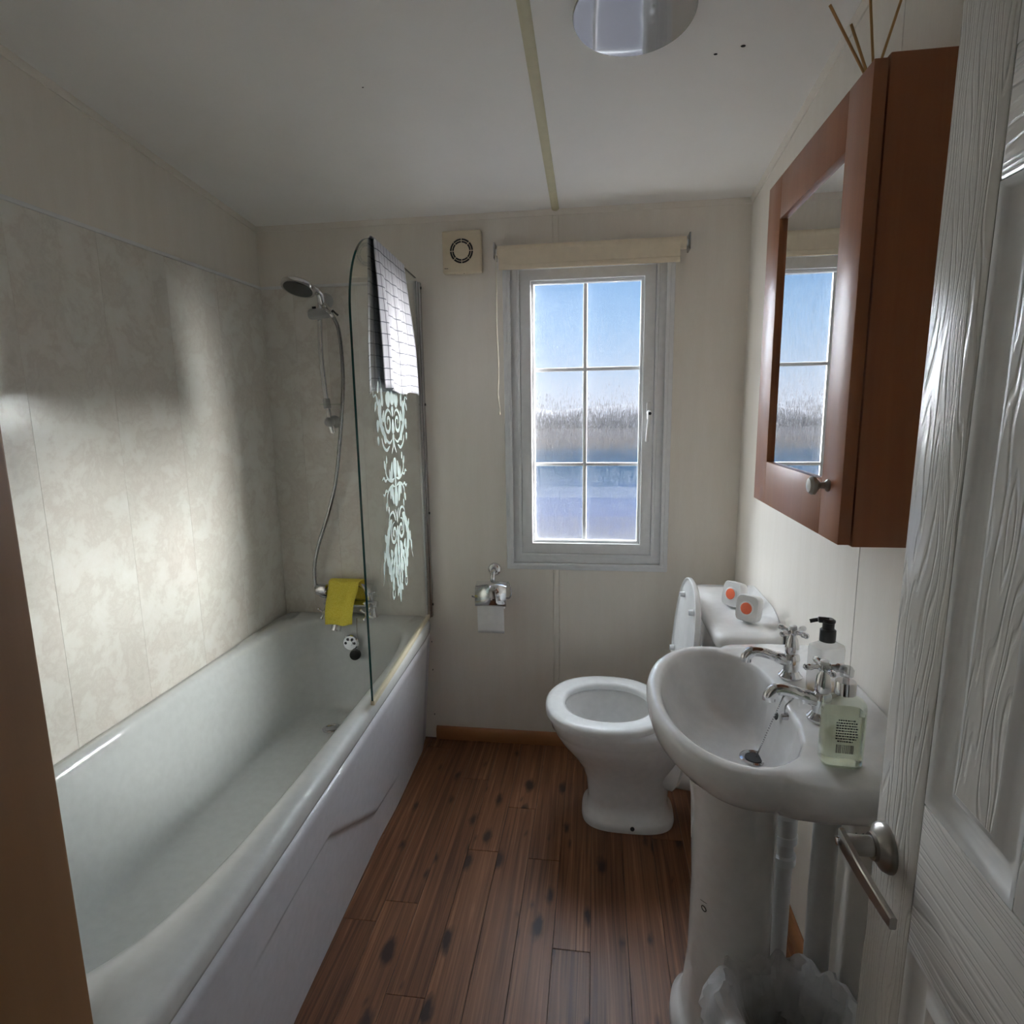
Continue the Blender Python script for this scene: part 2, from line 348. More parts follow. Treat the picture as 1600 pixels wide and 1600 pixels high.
# front wall with the doorway
DX0, DX1 = -.247, .440
wf = structroot('wall_front', (0, YF, 0), 'cream papered wall around the doorway')
m = M().box(XL - .05, DX0 - .03, YF - .12, YF, 0, 2.44).box(DX1 + .03, XR + .05, YF - .12, YF, 0, 2.44).box(DX0 - .03, DX1 + .03, YF - .12, YF, 2.03, 2.44); build('wall_board', m, 'wallpaper', wf)
wh = structroot('wall_hall', (0, HB, 0), 'cream hall walls behind the doorway')
build('wall_board', M().box(-1.2, 1.2, HB - .05, HB, 0, 2.62), 'wallpaper', wh); build('wall_board', M().box(-1.25, -1.2, HB, YF - .12, 0, 2.62), 'wallpaper', wh); build('wall_board', M().box(1.2, 1.25, HB, YF - .12, 0, 2.62), 'wallpaper', wh)
build('wall_board', M().box(-1.25, XL + .2, YF - .12, YF - .08, 0, 2.62), 'wallpaper', wh); build('wall_board', M().box(XR, 1.25, YF - .12, YF - .08, 0, 2.62), 'wallpaper', wh)
dj = structroot('trim_1', (DX0, YF, 0), 'brown timber door lining beside the bath')
build('jamb', M().box(DX0 - .03, DX0, YF - .13, YF + .005, 0, 2.03), 'jamb_wood', dj, bevel=.002)
build('door_stop', M().box(DX0, DX0 + .012, YF - .13, YF - .095, 0, 2.02), 'jamb_wood', dj, bevel=.002)
build('jamb', M().box(DX1, DX1 + .03, YF - .13, YF + .005, 0, 2.03), 'jamb_wood', dj, bevel=.002)
build('lintel', M().box(DX0, DX1, YF - .13, YF + .005, 2.0, 2.03), 'jamb_wood', dj, bevel=.002)
# coving strips at the ceiling line
m = M()
m.loft([[(x, YB, 2.197 - .018), (x, YB - .004, 2.197 - .018), (x, YB - .012, 2.197 - .003), (x, YB - .012, 2.197 + .004), (x, YB, 2.2)] for x in (XL, XR)], True, True)
struct('trim_2', m, 'wallpaper', 'cream coving along the top of the window wall')
for k, (xw, sg) in enumerate(((XL, 1), (XR, -1))):
    m = M(); m.loft([[(xw, y, ceil(y) - .018), (xw + sg * .004, y, ceil(y) - .018), (xw + sg * .012, y, ceil(y) - .003), (xw + sg * .012, y, ceil(y) + .003), (xw, y, ceil(y) + .003)] for y in (YF, YB)], True, True)
    struct('trim_%d' % (3 + k), m, 'wallpaper', ('cream coving above the bath wall', 'cream coving above the mirrored cabinet wall')[k])
# baseboards
def board(name, label, ring0, ring1, mat): struct(name, M().loft([ring0, ring1], True, True), mat, label, bevel=.002)
prof = [(0, 0), (.014, 0), (.014, .045), (.008, .058), (0, .06)]
board('baseboard_back', 'orange-brown wood baseboard under the window', [(-.70, YB - a, b) for a, b in prof], [(XR, YB - a, b) for a, b in prof], 'oak_foil')
board('baseboard_right', 'orange-brown wood baseboard behind the toilet and pedestal', [(XR - a, YF, b) for a, b in prof], [(XR - a, YB - .014, b) for a, b in prof], 'oak_foil_y')
# marbled wet-wall boards, each its own piece
PT, ZB = .006, .573
ys = [YF, .51, .78, 1.055, 1.325, 1.60, 1.87, 2.14, YB - PT]
for a, b in zip(ys, ys[1:]): build('cladding_panel', M().box(XL, XL + PT, a + .00015, b - .00015, ZB, 1.955), 'marbled_laminate', wl, bevel=.0005, seg=1)
build('cladding_cap', M().box(XL, XL + .009, YF, YB, 1.955, 1.967), 'white_plastic', wl, bevel=.002)
xs = [XL + PT, -1.235, -1.10, -.965, -.83, -.722]
for a, b in zip(xs, xs[1:]): build('cladding_panel', M().box(a + .00015, b - .00015, YB - PT, YB, ZB, 1.955), 'marbled_laminate', wb, bevel=.0005, seg=1)
build('cladding_cap', M().box(XL + .009, -.722, YB - .009, YB, 1.955, 1.967), 'white_plastic', wb, bevel=.002)

# ------------------------------------------------------------------ window
wn = structroot('window_1', (-.04, YB, .80), 'white framed window of six frosted panes above the toilet roll holder')
def frame4(name, x0, x1, z0, z1, wdt, ya, yb, mat, parent, bev):
    m = M()
    a = [(x0, z0), (x1, z0), (x1, z1), (x0, z1)]; b = [(x0 + wdt, z0 + wdt), (x1 - wdt, z0 + wdt), (x1 - wdt, z1 - wdt), (x0 + wdt, z1 - wdt)]
    m.loft([[(x, ya, z) for x, z in a], [(x, ya, z) for x, z in b], [(x, yb, z) for x, z in b], [(x, yb, z) for x, z in a]], wrap=True)
    return build(name, m, mat, parent, bevel=bev)
frame4('architrave', -.366, .289, .795, 2.045, .028, YB - .012, YB + .0, 'white_upvc', wn, .003)
frame4('architrave_bead', -.350, .273, .811, 2.029, .014, YB - .020, YB - .010, 'white_upvc', wn, .003)
frame4('outer_frame', -.340, .262, .824, 2.021, .040, YB - .006, YB + .07, 'white_upvc', wn, .002)
frame4('frame_bead', -.312, .233, .852, 1.996, .012, YB - .014, YB - .004, 'white_upvc', wn, .003)
sash = frame4('sash', -.299, .219, .866, 1.986, .042, YB - .010, YB + .06, 'white_upvc', wn, .002)
frame4('glazing_bead', -.258, .177, .907, 1.944, .012, YB + .002, YB + .03, 'white_upvc', sash, .003)
gx = (-.249, -.046, .167); gz = (.915, 1.231, 1.608, 1.936); PY = YB + .032
for i in range(2):
    for j in range(3):
        build('pane', M().box(gx[i] + .0005, gx[i + 1] - .0005, PY, PY + .004, gz[j] + .0005, gz[j + 1] - .0005), 'privacy_pane', wn)
build('glazing_bar', M().box(gx[1] - .008, gx[1] + .008, PY - .012, PY - .0005, .915, 1.936), 'white_upvc', sash, bevel=.003)
for z in gz[1:3]: build('glazing_bar', M().box(gx[0], gx[2], PY - .011, PY - .0005, z - .007, z + .007), 'white_upvc', sash, bevel=.003)
h = build('window_handle', M().box(.193, .211, YB - .02, YB - .009, 1.41, 1.475), 'white_plastic', wn, bevel=.004)
m = M(); m.tube(smoothcurve([(.202, YB - .02, 1.435), (.202, YB - .045, 1.435), (.201, YB - .052, 1.41), (.198, YB - .046, 1.37), (.195, YB - .045, 1.325)]), [.009] * 9 + [.008] * 8 + [.006] * 16, 10, flat=(1, .8)); build('lever', m, 'white_plastic', h)
build('lock_cap', M().lathe([(.006, 0), (.006, .008), (.004, .009)], (.2025, YB - .0505, 1.432), (0, -1, 0), 14), 'black_plastic', h)

# ------------------------------------------------------------------ outside
GZ = -.75; OUTK = .025
def outm(name, c1, c2, sc):
    n = NT(name); f = n.noise(n.coord(sc), 1, 4, .6); n.P(Base_Color=n.ramp(f, [(.35, tuple(x * OUTK for x in c1)), (.65, tuple(x * OUTK for x in c2))]), Roughness=.9); n.p.inputs['Specular IOR Level'].default_value = 0; MAT[name] = n.m
outm('pale_gravel', (.40, .44, .56), (.50, .50, .60), (.6, .6, 1)); outm('blue_water', (.07, .22, .72), (.12, .30, .85), (.05, .4, 1)); outm('teal_water', (.005, .09, .24), (.02, .18, .42), (.05, .4, 1))
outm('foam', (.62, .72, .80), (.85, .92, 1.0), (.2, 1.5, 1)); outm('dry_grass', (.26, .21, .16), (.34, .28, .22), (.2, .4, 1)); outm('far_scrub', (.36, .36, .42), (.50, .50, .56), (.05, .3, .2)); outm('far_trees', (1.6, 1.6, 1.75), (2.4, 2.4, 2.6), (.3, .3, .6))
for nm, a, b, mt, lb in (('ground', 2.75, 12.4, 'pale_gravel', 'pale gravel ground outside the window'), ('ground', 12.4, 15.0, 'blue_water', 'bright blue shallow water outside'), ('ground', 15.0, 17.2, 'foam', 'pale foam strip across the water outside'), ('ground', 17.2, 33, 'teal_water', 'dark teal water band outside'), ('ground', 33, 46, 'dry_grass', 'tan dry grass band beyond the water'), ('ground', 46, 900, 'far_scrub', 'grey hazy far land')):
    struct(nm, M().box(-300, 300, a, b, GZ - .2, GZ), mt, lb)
# far tree line, lumpy crest
m = M(); rings = []
for i in range(161):
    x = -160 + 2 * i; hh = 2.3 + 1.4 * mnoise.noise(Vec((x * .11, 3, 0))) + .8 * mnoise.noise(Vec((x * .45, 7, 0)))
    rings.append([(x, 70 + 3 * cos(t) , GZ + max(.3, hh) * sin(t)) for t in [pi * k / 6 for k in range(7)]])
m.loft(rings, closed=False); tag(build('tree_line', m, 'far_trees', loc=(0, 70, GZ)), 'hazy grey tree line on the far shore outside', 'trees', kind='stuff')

# ------------------------------------------------------------------ roller blind, pull cord, fan
bl = thing('roller_blind', (-.03, YB, 1.98), 'cream roller blind rolled up above the window', 'blind')
build('blind_roll', M().lathe([(.022, 0), (.022, .70)], (-.379, YB - .036, 2.048), (1, 0, 0), 28), 'blind_fabric', bl)
m = M(); R_ = []
for x in (-.372, .298): R_.append([(x, YB - .0575, 2.044), (x, YB - .0565, 2.02), (x, YB - .055, 1.995), (x, YB - .0535, 1.995), (x, YB - .055, 2.02), (x, YB - .056, 2.044)])
m.loft(R_, True, True); build('fabric', m, 'blind_fabric', bl)
build('hem_bar', M().box(-.372, .298, YB - .058, YB - .052, 1.978, 1.998), 'blind_fabric', bl, bevel=.002)
for x, s in ((-.389, 1), (.331, -1)):
    br = build('bracket', M().box(x - .003, x + .003, YB - .062, YB, 2.02, 2.078), 'dull_chrome', bl, bevel=.001)
    build('bracket_cap', M().lathe([(.012, 0), (.012, .007)], (x + s * .003, YB - .036, 2.048), (s, 0, 0), 18), 'white_plastic', br)
pts = [(-.384, YB - .055, 2.035)] + [(-.384 + .003 * sin(i * 1.1) * (i / 9), YB - .05 + .002 * cos(i), 2.035 - i * .058) for i in range(1, 10)] + [(-.380, YB - .04, 1.455), (-.383, YB - .04, 1.447)]
build('pull_cord', M().tube(smoothcurve(pts, 4), .0022, 8), 'cord_cotton', bl)
build('cord_end', M().ball((-.382, YB - .04, 1.44), .005, 10, (.8, .8, 1.6)), 'cord_cotton', bl)

fx, fz, fy = -.52, 2.058, YB
fan = thing('extractor_fan', (fx, fy, 1.98), 'square yellowed extractor fan with a round dark grille by the window', 'fan')
build('casing', M().box(fx - .077, fx + .077, fy - .032, fy, fz - .078, fz + .078), 'yellowed_plastic', fan, bevel=.007, seg=3)
def ringarc(m, r0, r1, a0, a1, y0_, y1_, n=8):
    A = [a0 + (a1 - a0) * k / n for k in range(n + 1)]
    m.loft([[(fx + r * cos(a), y, fz + .002 + r * sin(a)) for (r, y) in ((r0, y0_), (r1, y0_), (r1, y1_), (r0, y1_))] for a in A], True, True)
m = M(); m.lathe([(.046, 0), (.046, .0008)], (fx, fy - .032, fz + .002), (0, -1, 0), 40); build('grille_recess', m, 'black_plastic', fan)
for r0, r1 in ((.0265, .0300), (.0335, .0378), (.0405, .0480)):
    if r0 == .0265: build('hub_disc', M().lathe([(.0300, 0), (.0300, .003), (.0285, .004), (.0002, .004)], (fx, fy - .032, fz + .002), (0, -1, 0), 36, sc=(1, 1)), 'yellowed_plastic', fan); continue
    m = M(); 
    if r0 == .0335: ringarc(m, .0365, .0385, 0, 2 * pi, fy - .0355, fy - .032, 40)
    else: ringarc(m, .0455, .0480, 0, 2 * pi, fy - .0345, fy - .031, 40)
    build('grille_ring', m, 'yellowed_plastic', fan)
for k in range(8):
    a = pi / 4 * k + pi / 2; c_, s_ = cos(a), sin(a); w_ = .0011
    m = M(); m.loft([[(fx + r * c_ - q * s_ * w_, y, fz + .002 + r * s_ + q * c_ * w_) for q, y in ((-1, fy - .0325), (1, fy - .0325), (1, fy - .0352), (-1, fy - .0352))] for r in (.029, .0465)], True, True)
    build('grille_spoke', m, 'yellowed_plastic', fan)
m = M()
for k, (a, b) in enumerate(((0, .0022), (.003, .0048), (.0054, .0070), (.0077, .0092), (.0099, .0116), (.0123, .0140))): m.box(fx - .069 + a, fx - .069 + b, fy - .0326, fy - .032, fz - .0615, fz - .0590 + (.0008 if k == 0 else 0))
build('maker_mark', m, 'print_black', fan)
build('screw', M().lathe([(.002, 0), (.002, .001)], (fx + .005, fy - .02, fz - .078), (0, 0, -1), 10), 'print_black', fan)

# ------------------------------------------------------------------ bath
XFo = lambda y: -.692 + (2.45 - y) * .0265
bath = thing('bathtub', (-1.02, 1.5, 0), 'white acrylic bath along the marbled wall', 'bathtub')
NB = 128
def superring(cx, cy, a, b, n, z, skew=None, zf=None):
    out = []
    for k in range(NB):
        t = 2 * pi * (k + .5) / NB; th = atan2(b * sin(t), a * cos(t)); cc, sn = cos(th), sin(th)
        r = 1 / ((abs(cc / a) ** n + abs(sn / b) ** n) ** (1 / n)); x = cx + r * cc; y = cy + r * sn
        if skew: x = skew(x, y)
        out.append((x, y, z if zf is None else zf(x, y)))
    return out
BX0, BY0, BY1 = XL + PT + .0005, .58, YB - PT - .0005
def outer(n, z, inset):
    def sk(x, y):
        u = (x - BX0) / .7; return BX0 + inset * .3 + u * (XFo(y) - inset - BX0 - inset * .3)
    return superring(BX0 + .35, (BY0 + BY1) / 2, .35, (BY1 - BY0) / 2 - inset * .2, n, z, sk)
rz = .575
rings = [outer(26, .515, .010), outer(26, .520, .004), outer(26, .530, .002), outer(26, .555, .0), outer(24, .565, .002), outer(22, .571, .006), outer(20, rz, .013)]
OX0, OX1, OY0, OY1 = -1.333, -.722, .665, 2.385
FX0, FX1, FY0, FY1 = -1.25, -.85, 1.02, 2.27
def inner(g, hh, n):
    ax0, ax1 = OX0 + (FX0 - OX0) * g, OX1 + (FX1 - OX1) * g; ay0, ay1 = OY0 + (FY0 - OY0) * g, OY1 + (FY1 - OY1) * g
    return superring((ax0 + ax1) / 2, (ay0 + ay1) / 2, (ax1 - ax0) / 2, (ay1 - ay0) / 2, n, rz - .005 - .375 * hh)
rings.append(superring((OX0 + OX1) / 2, (OY0 + OY1) / 2, (OX1 - OX0) / 2 + .016, (OY1 - OY0) / 2 + .016, 4.4, rz + .001))
for g, hh, n_ in ((-.03, -.002, 4.2), (.03, .012, 4.1), (.07, .045, 4), (.15, .16, 3.9), (.25, .33, 3.8), (.36, .52, 3.7), (.47, .68, 3.6), (.58, .80, 3.5), (.70, .90, 3.3), (.83, .965, 3.1), (1.0, .992, 3.0), (1.3, 1.0, 2.8), (1.8, 1.004, 2.5)):
    rings.append(inner(g, hh, n_))
m = M().loft(rings, False, True); build('tub_shell', m, 'bath_acrylic', bath, angle=60)
# moulded front panel
def pz(y): # emboss boundary
    if y < 1.335: return .362
    if y < 1.72: return .362 + (y - 1.335) / .385 * (.150 - .362)
    return .150 - (y - 1.72) * .11
offs = [(0, -.046), (.02, -.045), (.25, -.026), (.42, -.012), (.485, -.006), (.495, -.007), (.502, -.011), (.506, -.018), (.508, -.030), (.512, -.036), (.54, -.036)]
def poff(z):
    for (a, p), (b, q) in zip(offs, offs[1:]):
        if a <= z <= b: return p + (q - p) * (z - a) / (b - a)
    return offs[-1][1]
zs = [0, .02] + [.04 + .006 * k for k in range(74)] + [.484, .488, .492, .496, .499, .502, .504, .506, .508, .512, .54]
yl = [.60 + i * .0125 for i in range(147)]; yl = [y for y in yl if y < 2.436] + [2.437]
m = M(); rings = []
for y in yl:
    bw = .022 * ss(.0, .12, 2.437 - y)   # panel bows out away from the wall end
    rings.append([(XFo(y) + poff(z) + .0 - .010 * (1 - ss(-.009, .009, z - pz(y))) * ss(2.0, 1.75, y) * ss(.9, 1.2, y) + (bw - .022) * .6, y, z) for z in zs])
m.loft(rings, closed=False)
m.loft([[(p[0] - .02, p[1], p[2]) for p in r] for r in rings], closed=False)
o_ = len(zs); m.loft([rings[-1], [(p[0] - .02, p[1], p[2]) for p in rings[-1]]], closed=False); m.loft([rings[0], [(p[0] - .02, p[1], p[2]) for p in rings[0]]], closed=False)
m.box(-1.36, -.72, .60, .62, 0, .48)
build('bath_panel', m, 'panel_plastic', bath, angle=50, fixn=False)
for z in (.46, .33, .12): build('panel_screw', M().lathe([(.004, 0), (.004, .002)], (-.705, 2.436, z), (1, 0, 0), 8), 'print_black', bath)
# overflow with plug hanging on its chain
ofx, ofy, ofz = -1.033, 2.328, .482
ov = build('overflow', M().lathe([(.034, 0), (.034, .006), (.030, .010), (.012, .011), (.011, .014)], (ofx, ofy + .012, ofz), (0, -1, .12), 30), 'chrome', bath)
for k in range(6): build('overflow_slot', M().lathe([(.006, 0), (.006, .0012)], (ofx + .019 * cos(k * pi / 3), ofy + .0022 , ofz + .019 * sin(k * pi / 3)), (0, -1, .12), 12), 'black_plastic', ov)
build('plug', M().lathe([(.021, 0), (.024, .004), (.022, .016), (.019, .018)], (ofx + .025, ofy - .004, ofz - .045), (.15, -1, .1), 24), 'black_rubber', bath)
build('plug_chain', M().tube(smoothcurve([(ofx + .02, 2.37, .58), (ofx + .028, 2.345, .53), (ofx + .042, ofy - .008, ofz + .01), (ofx + .043, ofy - .012, ofz - .02), (ofx + .028, ofy - .014, ofz - .035)]), .0016, 6), 'dull_chrome', bath)
build('waste', M().lathe([(.036, 0), (.036, .003), (.028, .005), (.022, .001)], (-1.046, 2.132, .199), (0, 0, 1), 28), 'chrome', bath)

# ------------------------------------------------------------------ shower screen
HG = Vec((-.708, 2.437, 0)); DR = Vec((.045, -.81, 0)).normalized(); NRM = Vec((-DR.y, DR.x, 0))  # NRM points into the room (+x)
SP = lambda u, z, w_=0.0: HG + DR * u + NRM * w_ + Vec((0, 0, z))
scr = thing('shower_screen', (HG.x, HG.y, .58), 'clear glass shower screen with rounded top corner and frosted scroll pattern', 'shower screen')
UW, ZT, ZBt, RA = .808, 1.968, .590, .255
prof = [(.022, ZBt), (UW - .004, ZBt)] + [(UW, ZBt + .004)] + [(UW - RA + RA * cos(a), ZT - RA * .98 + RA * .98 * sin(a)) for a in [pi / 2 * k / 20 for k in range(21)]] + [(.022, ZT)]
build('glass', M().prism(prof, SP, -.003, .003), 'screen_glass', scr, angle=30)
edge = [SP(u, z) for u, z in prof]
m = M(); R_ = []
for i in range(1, len(prof)):
    u, z = prof[i]; 
    R_.append((u, z))
for w0, w1 in ((-.0031, .0031),):
    rr = []
    for i, (u, z) in enumerate(R_):
        p, q = R_[max(i - 1, 0)], R_[min(i + 1, len(R_) - 1)]; tx, tz = q[0] - p[0], q[1] - p[1]; L_ = sqrt(tx * tx + tz * tz) or 1; nx, nz = tz / L_, -tx / L_
        rr.append([SP(u, z, w0), SP(u + nx * .0012, z + nz * .0012, w0), SP(u + nx * .0012, z + nz * .0012, w1), SP(u, z, w1)])
    m.loft(rr, True, True)
build('glass_edge', m, 'green_glass_edge', scr)
m = M()
for (u0, u1, w0, w1) in ((-.012, .012, -.014, .014), (.012, .030, -.008, .008)):
    m.prism([(u0, ZBt - .014), (u1, ZBt - .014), (u1, ZT - .012), (u0, ZT - .012)], SP, w0, w1)
pr = build('wall_profile', m, 'dull_chrome', scr, bevel=.002)
for z in (1.935, 1.48, 1.03, .63): build('screw_cap', M().lathe([(.0055, 0), (.0055, .003), (.003, .004)], SP(.0, z, .014), NRM, 12), 'black_plastic', pr)
m = M(); m.prism([(.02, ZBt - .012), (UW, ZBt - .012), (UW, ZBt + .004), (.02, ZBt + .004)], SP, -.0065, .0065); build('bottom_seal', m, 'seal_cream', scr, bevel=.002)
# frosted damask pattern as a thin layer on the glass
E_ = M()
def eput(poly2):
    E_.add([SP(UE - p[0], p[1], .0034) for p in poly2], [tuple(range(len(poly2)))])
UE = .452
def stroke(pts, w0, w1=None, mirror=True, k=6, taper=True):
    P = smoothcurve([(p[0], p[1], 0) for p in pts], k); n_ = len(P); w1 = w0 if w1 is None else w1
    for sg in ((1, -1) if mirror else (1,)):
        L, Rr = [], []
        for i, p in enumerate(P):
            t = (P[min(i + 1, n_ - 1)] - P[max(i - 1, 0)]).normalized(); f_ = i / (n_ - 1); wd = (w0 + (w1 - w0) * f_) * (min(1, .25 + 4 * f_, .25 + 4 * (1 - f_)) if taper else 1) / 2
            L.append((sg * (p.x - t.y * wd), p.y + t.x * wd)); Rr.append((sg * (p.x + t.y * wd), p.y - t.x * wd))
        for i in range(n_ - 1): eput([L[i], L[i + 1], Rr[i + 1], Rr[i]])
def drop(x, z, ang, ln, wd, mirror=True):
    for sg in ((1, -1) if mirror else (1,)):
        a = radians(ang); pl = []
        for k in range(14):
            t = 2 * pi * k / 14; lx = -cos(t) * ln / 2; ly = sin(t) * wd * .62 * (1 - .75 * (lx / ln + .0)) 
            pl.append((sg * (x + lx * cos(a) - ly * sin(a)), z + lx * sin(a) + ly * cos(a)))
        eput(pl)
def spiral(cx, cz, r0, turns, a0, w0, dirn=1):
    pts = []
    for k in range(int(turns * 12) + 1):
        t = k / (turns * 12); r = r0 * (1 - .82 * t); a = radians(a0) + dirn * 2 * pi * turns * t; pts.append((cx + r * cos(a), cz + r * sin(a)))
    stroke(pts, w0, w0 * .7, k=2)
# top motif (z 1.31 .. 1.54)
drop(0, 1.500, 90, .05, .035, False); drop(.045, 1.497, 140, .06, .04); drop(0, 1.455, -90, .035, .02, False)
spiral(.055, 1.418, .046, 1.5, 150, .014, -1); drop(0, 1.405, 90, .05, .026, False); drop(0, 1.365, -90, .03, .018, False)
stroke([(.012, 1.365), (.05, 1.352), (.10, 1.375), (.13, 1.42), (.128, 1.47), (.112, 1.52), (.125, 1.56)], .010)
for (x, z, a, l, w_) in ((.10, 1.375, 60, .05, .022), (.125, 1.40, 40, .055, .022), (.14, 1.43, 70, .06, .026), (.145, 1.465, 100, .06, .024), (.105, 1.44, 110, .04, .02), (.115, 1.50, 80, .06, .018), (.17, 1.41, -80, .04, .02), (.172, 1.365, -95, .03, .016), (.165, 1.49, 60, .04, .014), (.185, 1.47, -60, .035, .012), (.15, 1.53, 110, .04, .012)): drop(x, z, a, l, w_)
stroke([(.155, 1.48), (.175, 1.505), (.20, 1.50), (.205, 1.53)], .006); stroke([(.05, 1.342), (.085, 1.330), (.12, 1.345), (.135, 1.372)], .010); stroke([(.004, 1.365), (.008, 1.34), (.03, 1.315)], .012, .006)
# paired lilies (1.13 .. 1.31)
for s_, zc in ((1, 1.215), (-1, 1.218)):
    zz = lambda d: zc + s_ * d
    drop(0, zz(.046), -90 * s_, .080, .034, False); drop(.040, zz(.044), 90 * s_ + s_ * 14, .062, .022); drop(.062, zz(.030), 90 * s_ - s_ * 10, .045, .016)
    stroke([(.012, zz(.016)), (.045, zz(.010)), (.085, zz(.020)), (.110, zz(.045)), (.100, zz(.075))], .012, .006); stroke([(.095, zz(.022)), (.118, zz(.018)), (.132, zz(.030)), (.150, zz(.024))], .010, .007)
    drop(.118, zz(.07), 90 * s_ - s_ * 20, .03, .014); drop(.094, zz(.086), 90 * s_, .026, .012)
drop(0, 1.2165, 90, .05, .014, False)
# pendant (0.79 .. 1.13)
stroke([(0, 1.075), (.006, 1.10), (.02, 1.125)], .012, .006); stroke([(.02, 1.085), (.045, 1.118), (.085, 1.115), (.105, 1.09)], .011, .006)
spiral(.045, 1.045, .040, 1.5, 100, .013, -1); drop(0, 1.045, 90, .04, .024, False); drop(0, 1.015, -90, .03, .02, False)
for (x, z, a, l, w_) in ((.085, 1.085, 150, .045, .024), (.105, 1.065, 130, .05, .026), (.122, 1.04, 115, .055, .028), (.135, 1.01, 100, .06, .03), (.128, .98, 85, .06, .026), (.115, .95, 95, .06, .022), (.10, .92, 100, .06, .022), (.145, 1.05, 60, .03, .018), (.165, .995, 80, .04, .016), (.175, .96, 110, .045, .014), (.085, .985, 60, .035, .02), (.09, .955, -60, .03, .018),
        (.035, .985, 120, .05, .026), (.055, .955, 140, .045, .022), (.03, .95, 95, .05, .018), (.07, .925, 120, .04, .018), (.08, .885, 95, .06, .022), (.045, .915, 95, .05, .018), (.022, .91, -90, .045, .016), (.03, .875, 75, .045, .018), (.018, .845, 80, .035, .014), (.028, .835, -60, .03, .014)): drop(x, z, a, l, w_)
stroke([(.16, .985), (.185, .965), (.18, .935), (.195, .905)], .006); stroke([(.075, .87), (.095, .855), (.09, .83), (.072, .835), (.07, .86)], .008); drop(0, .985, 90, .06, .02, False); drop(0, .93, -90, .07, .018, False); drop(0, .88, 90, .05, .014, False); drop(0, .825, -90, .075, .022, False)
et = build('etched_pattern', E_, 'etched_glass', scr, fixn=False); et['label'] = 'pale frosted floral scrolls on the glass'

# towel over the top of the screen
def towel():
    m = M(); m.uv = []; nu, nv = 34, 60; u0, u1 = .237, .590
    Lf, Lb = .455, .455; tot = Lf + Lb + .02
    for j in range(nv + 1):
        s_ = j / nv * tot
        for i in range(nu + 1):
            f_ = i / nu; fold = .006 * sin(f_ * 15 + .8) + .004 * sin(f_ * 31)
            if s_ < Lf:        # room side, hanging down
                d = Lf - s_; z = ZT + .006 - d; wv = .007 + (.004 + .012 * min(1, d / .3)) * .6 + fold * min(1, d / .25) + .010 * (1 - f_) * min(1, d / .3)
                u = u0 + (u1 - u0) * f_ - .052 * min(1, d / .45) * (1 - f_) - .03 * f_ * (d / .45)
                z += .012 * (f_ - .5) * (d / .45) + .006 * sin(f_ * 9) * (d / .45)
            elif s_ < Lf + .02:
                t = (s_ - Lf) / .02; z = ZT + .006 + .004 * sin(pi * t); wv = .0085 * cos(pi * t); u = u0 + (u1 - u0) * f_
            else:
                d = s_ - Lf - .02; z = ZT + .006 - d; wv = -.0075 - .010 * min(1, d / .3) - fold * .8 * min(1, d / .25); u = u0 + (u1 - u0) * f_ + .035 * f_ * (d / .45)
            # top of the rounded corner drops away
            if u > UW - RA:
                q = (u - (UW - RA)) / RA; z -= RA * .98 * (1 - sqrt(max(0, 1 - q * q))) * 1.0
            m.v.append(tuple(SP(u, z, wv))); m.uv.append((f_ * .36 + .012, s_ + .01))
    for j in range(nv):
        for i in range(nu): a = j * (nu + 1) + i; m.f.append((a, a + 1, a + nu + 2, a + nu + 1))
    o = build('tea_towel', m, 'grid_cotton', loc=(HG.x, 2.0, 1.5)); md = o.modifiers.new('thick', 'SOLIDIFY'); md.thickness = .002; md.offset = 0
    tag(o, 'white tea towel with thin dark check hung over the shower screen', 'towel')
towel()

# ------------------------------------------------------------------ shower kit
rk = thing('shower_riser', (-1.095, YB, 1.37), 'chrome shower riser rail with grey slider and small soap dish', 'shower rail')
rail = smoothcurve([(-1.098, 2.405, 1.905), (-1.100, 2.392, 1.85), (-1.103, 2.385, 1.70), (-1.098, 2.388, 1.55), (-1.090, 2.395, 1.44), (-1.086, 2.405, 1.375)])
build('rail', M().tube(rail, .0105, 16, flat=(1, .8)), 'chrome', rk)
ub = build('upper_bracket', M().lathe([(.030, 0), (.030, .018), (.022, .03), (.018, .045)], (-1.092, YB - PT, 1.90), (0, -1, 0), 24), 'grey_plastic', rk)
lb_ = build('lower_bracket', M().lathe([(.026, 0), (.026, .012), (.018, .025), (.015, .05)], (-1.088, YB - PT, 1.415), (0, -1, 0), 24).ball((-1.09, 2.395, 1.415), .021), 'grey_plastic', rk)
build('rail_tip', M().tube([(-1.0855, 2.403, 1.395), (-1.084, 2.407, 1.372)], .0115, 14), 'chrome', rk)
sl = build('slider', M().tube([(-1.135, 2.375, 1.840), (-1.128, 2.375, 1.840), (-1.10, 2.375, 1.841), (-1.05, 2.37, 1.842), (-1.035, 2.368, 1.842)], [.0185, .0215, .0215, .017, .0145], 20), 'grey_plastic', rk)
build('slider_button', M().tube([(-1.11, 2.365, 1.86), (-1.11, 2.363, 1.868)], .008, 10), 'black_plastic', sl)
ds = build('soap_dish', M().lathe([(.0135, -.02), (.0145, -.018), (.0145, .018), (.0135, .02)], (-1.0945, 2.391, 1.49), (-.1, .06, 1), 16), 'grey_plastic', rk)
build('dish_tray', M().loft([[(-1.09 + .055 * cos(2 * pi * k / 24) * s_ + .03, 2.36 + .035 * sin(2 * pi * k / 24) * s_, z) for k in range(24)] for s_, z in ((.9, 1.483), (1, 1.488), (.96, 1.4885), (.85, 1.485))], True, True), 'clear_plastic', ds)

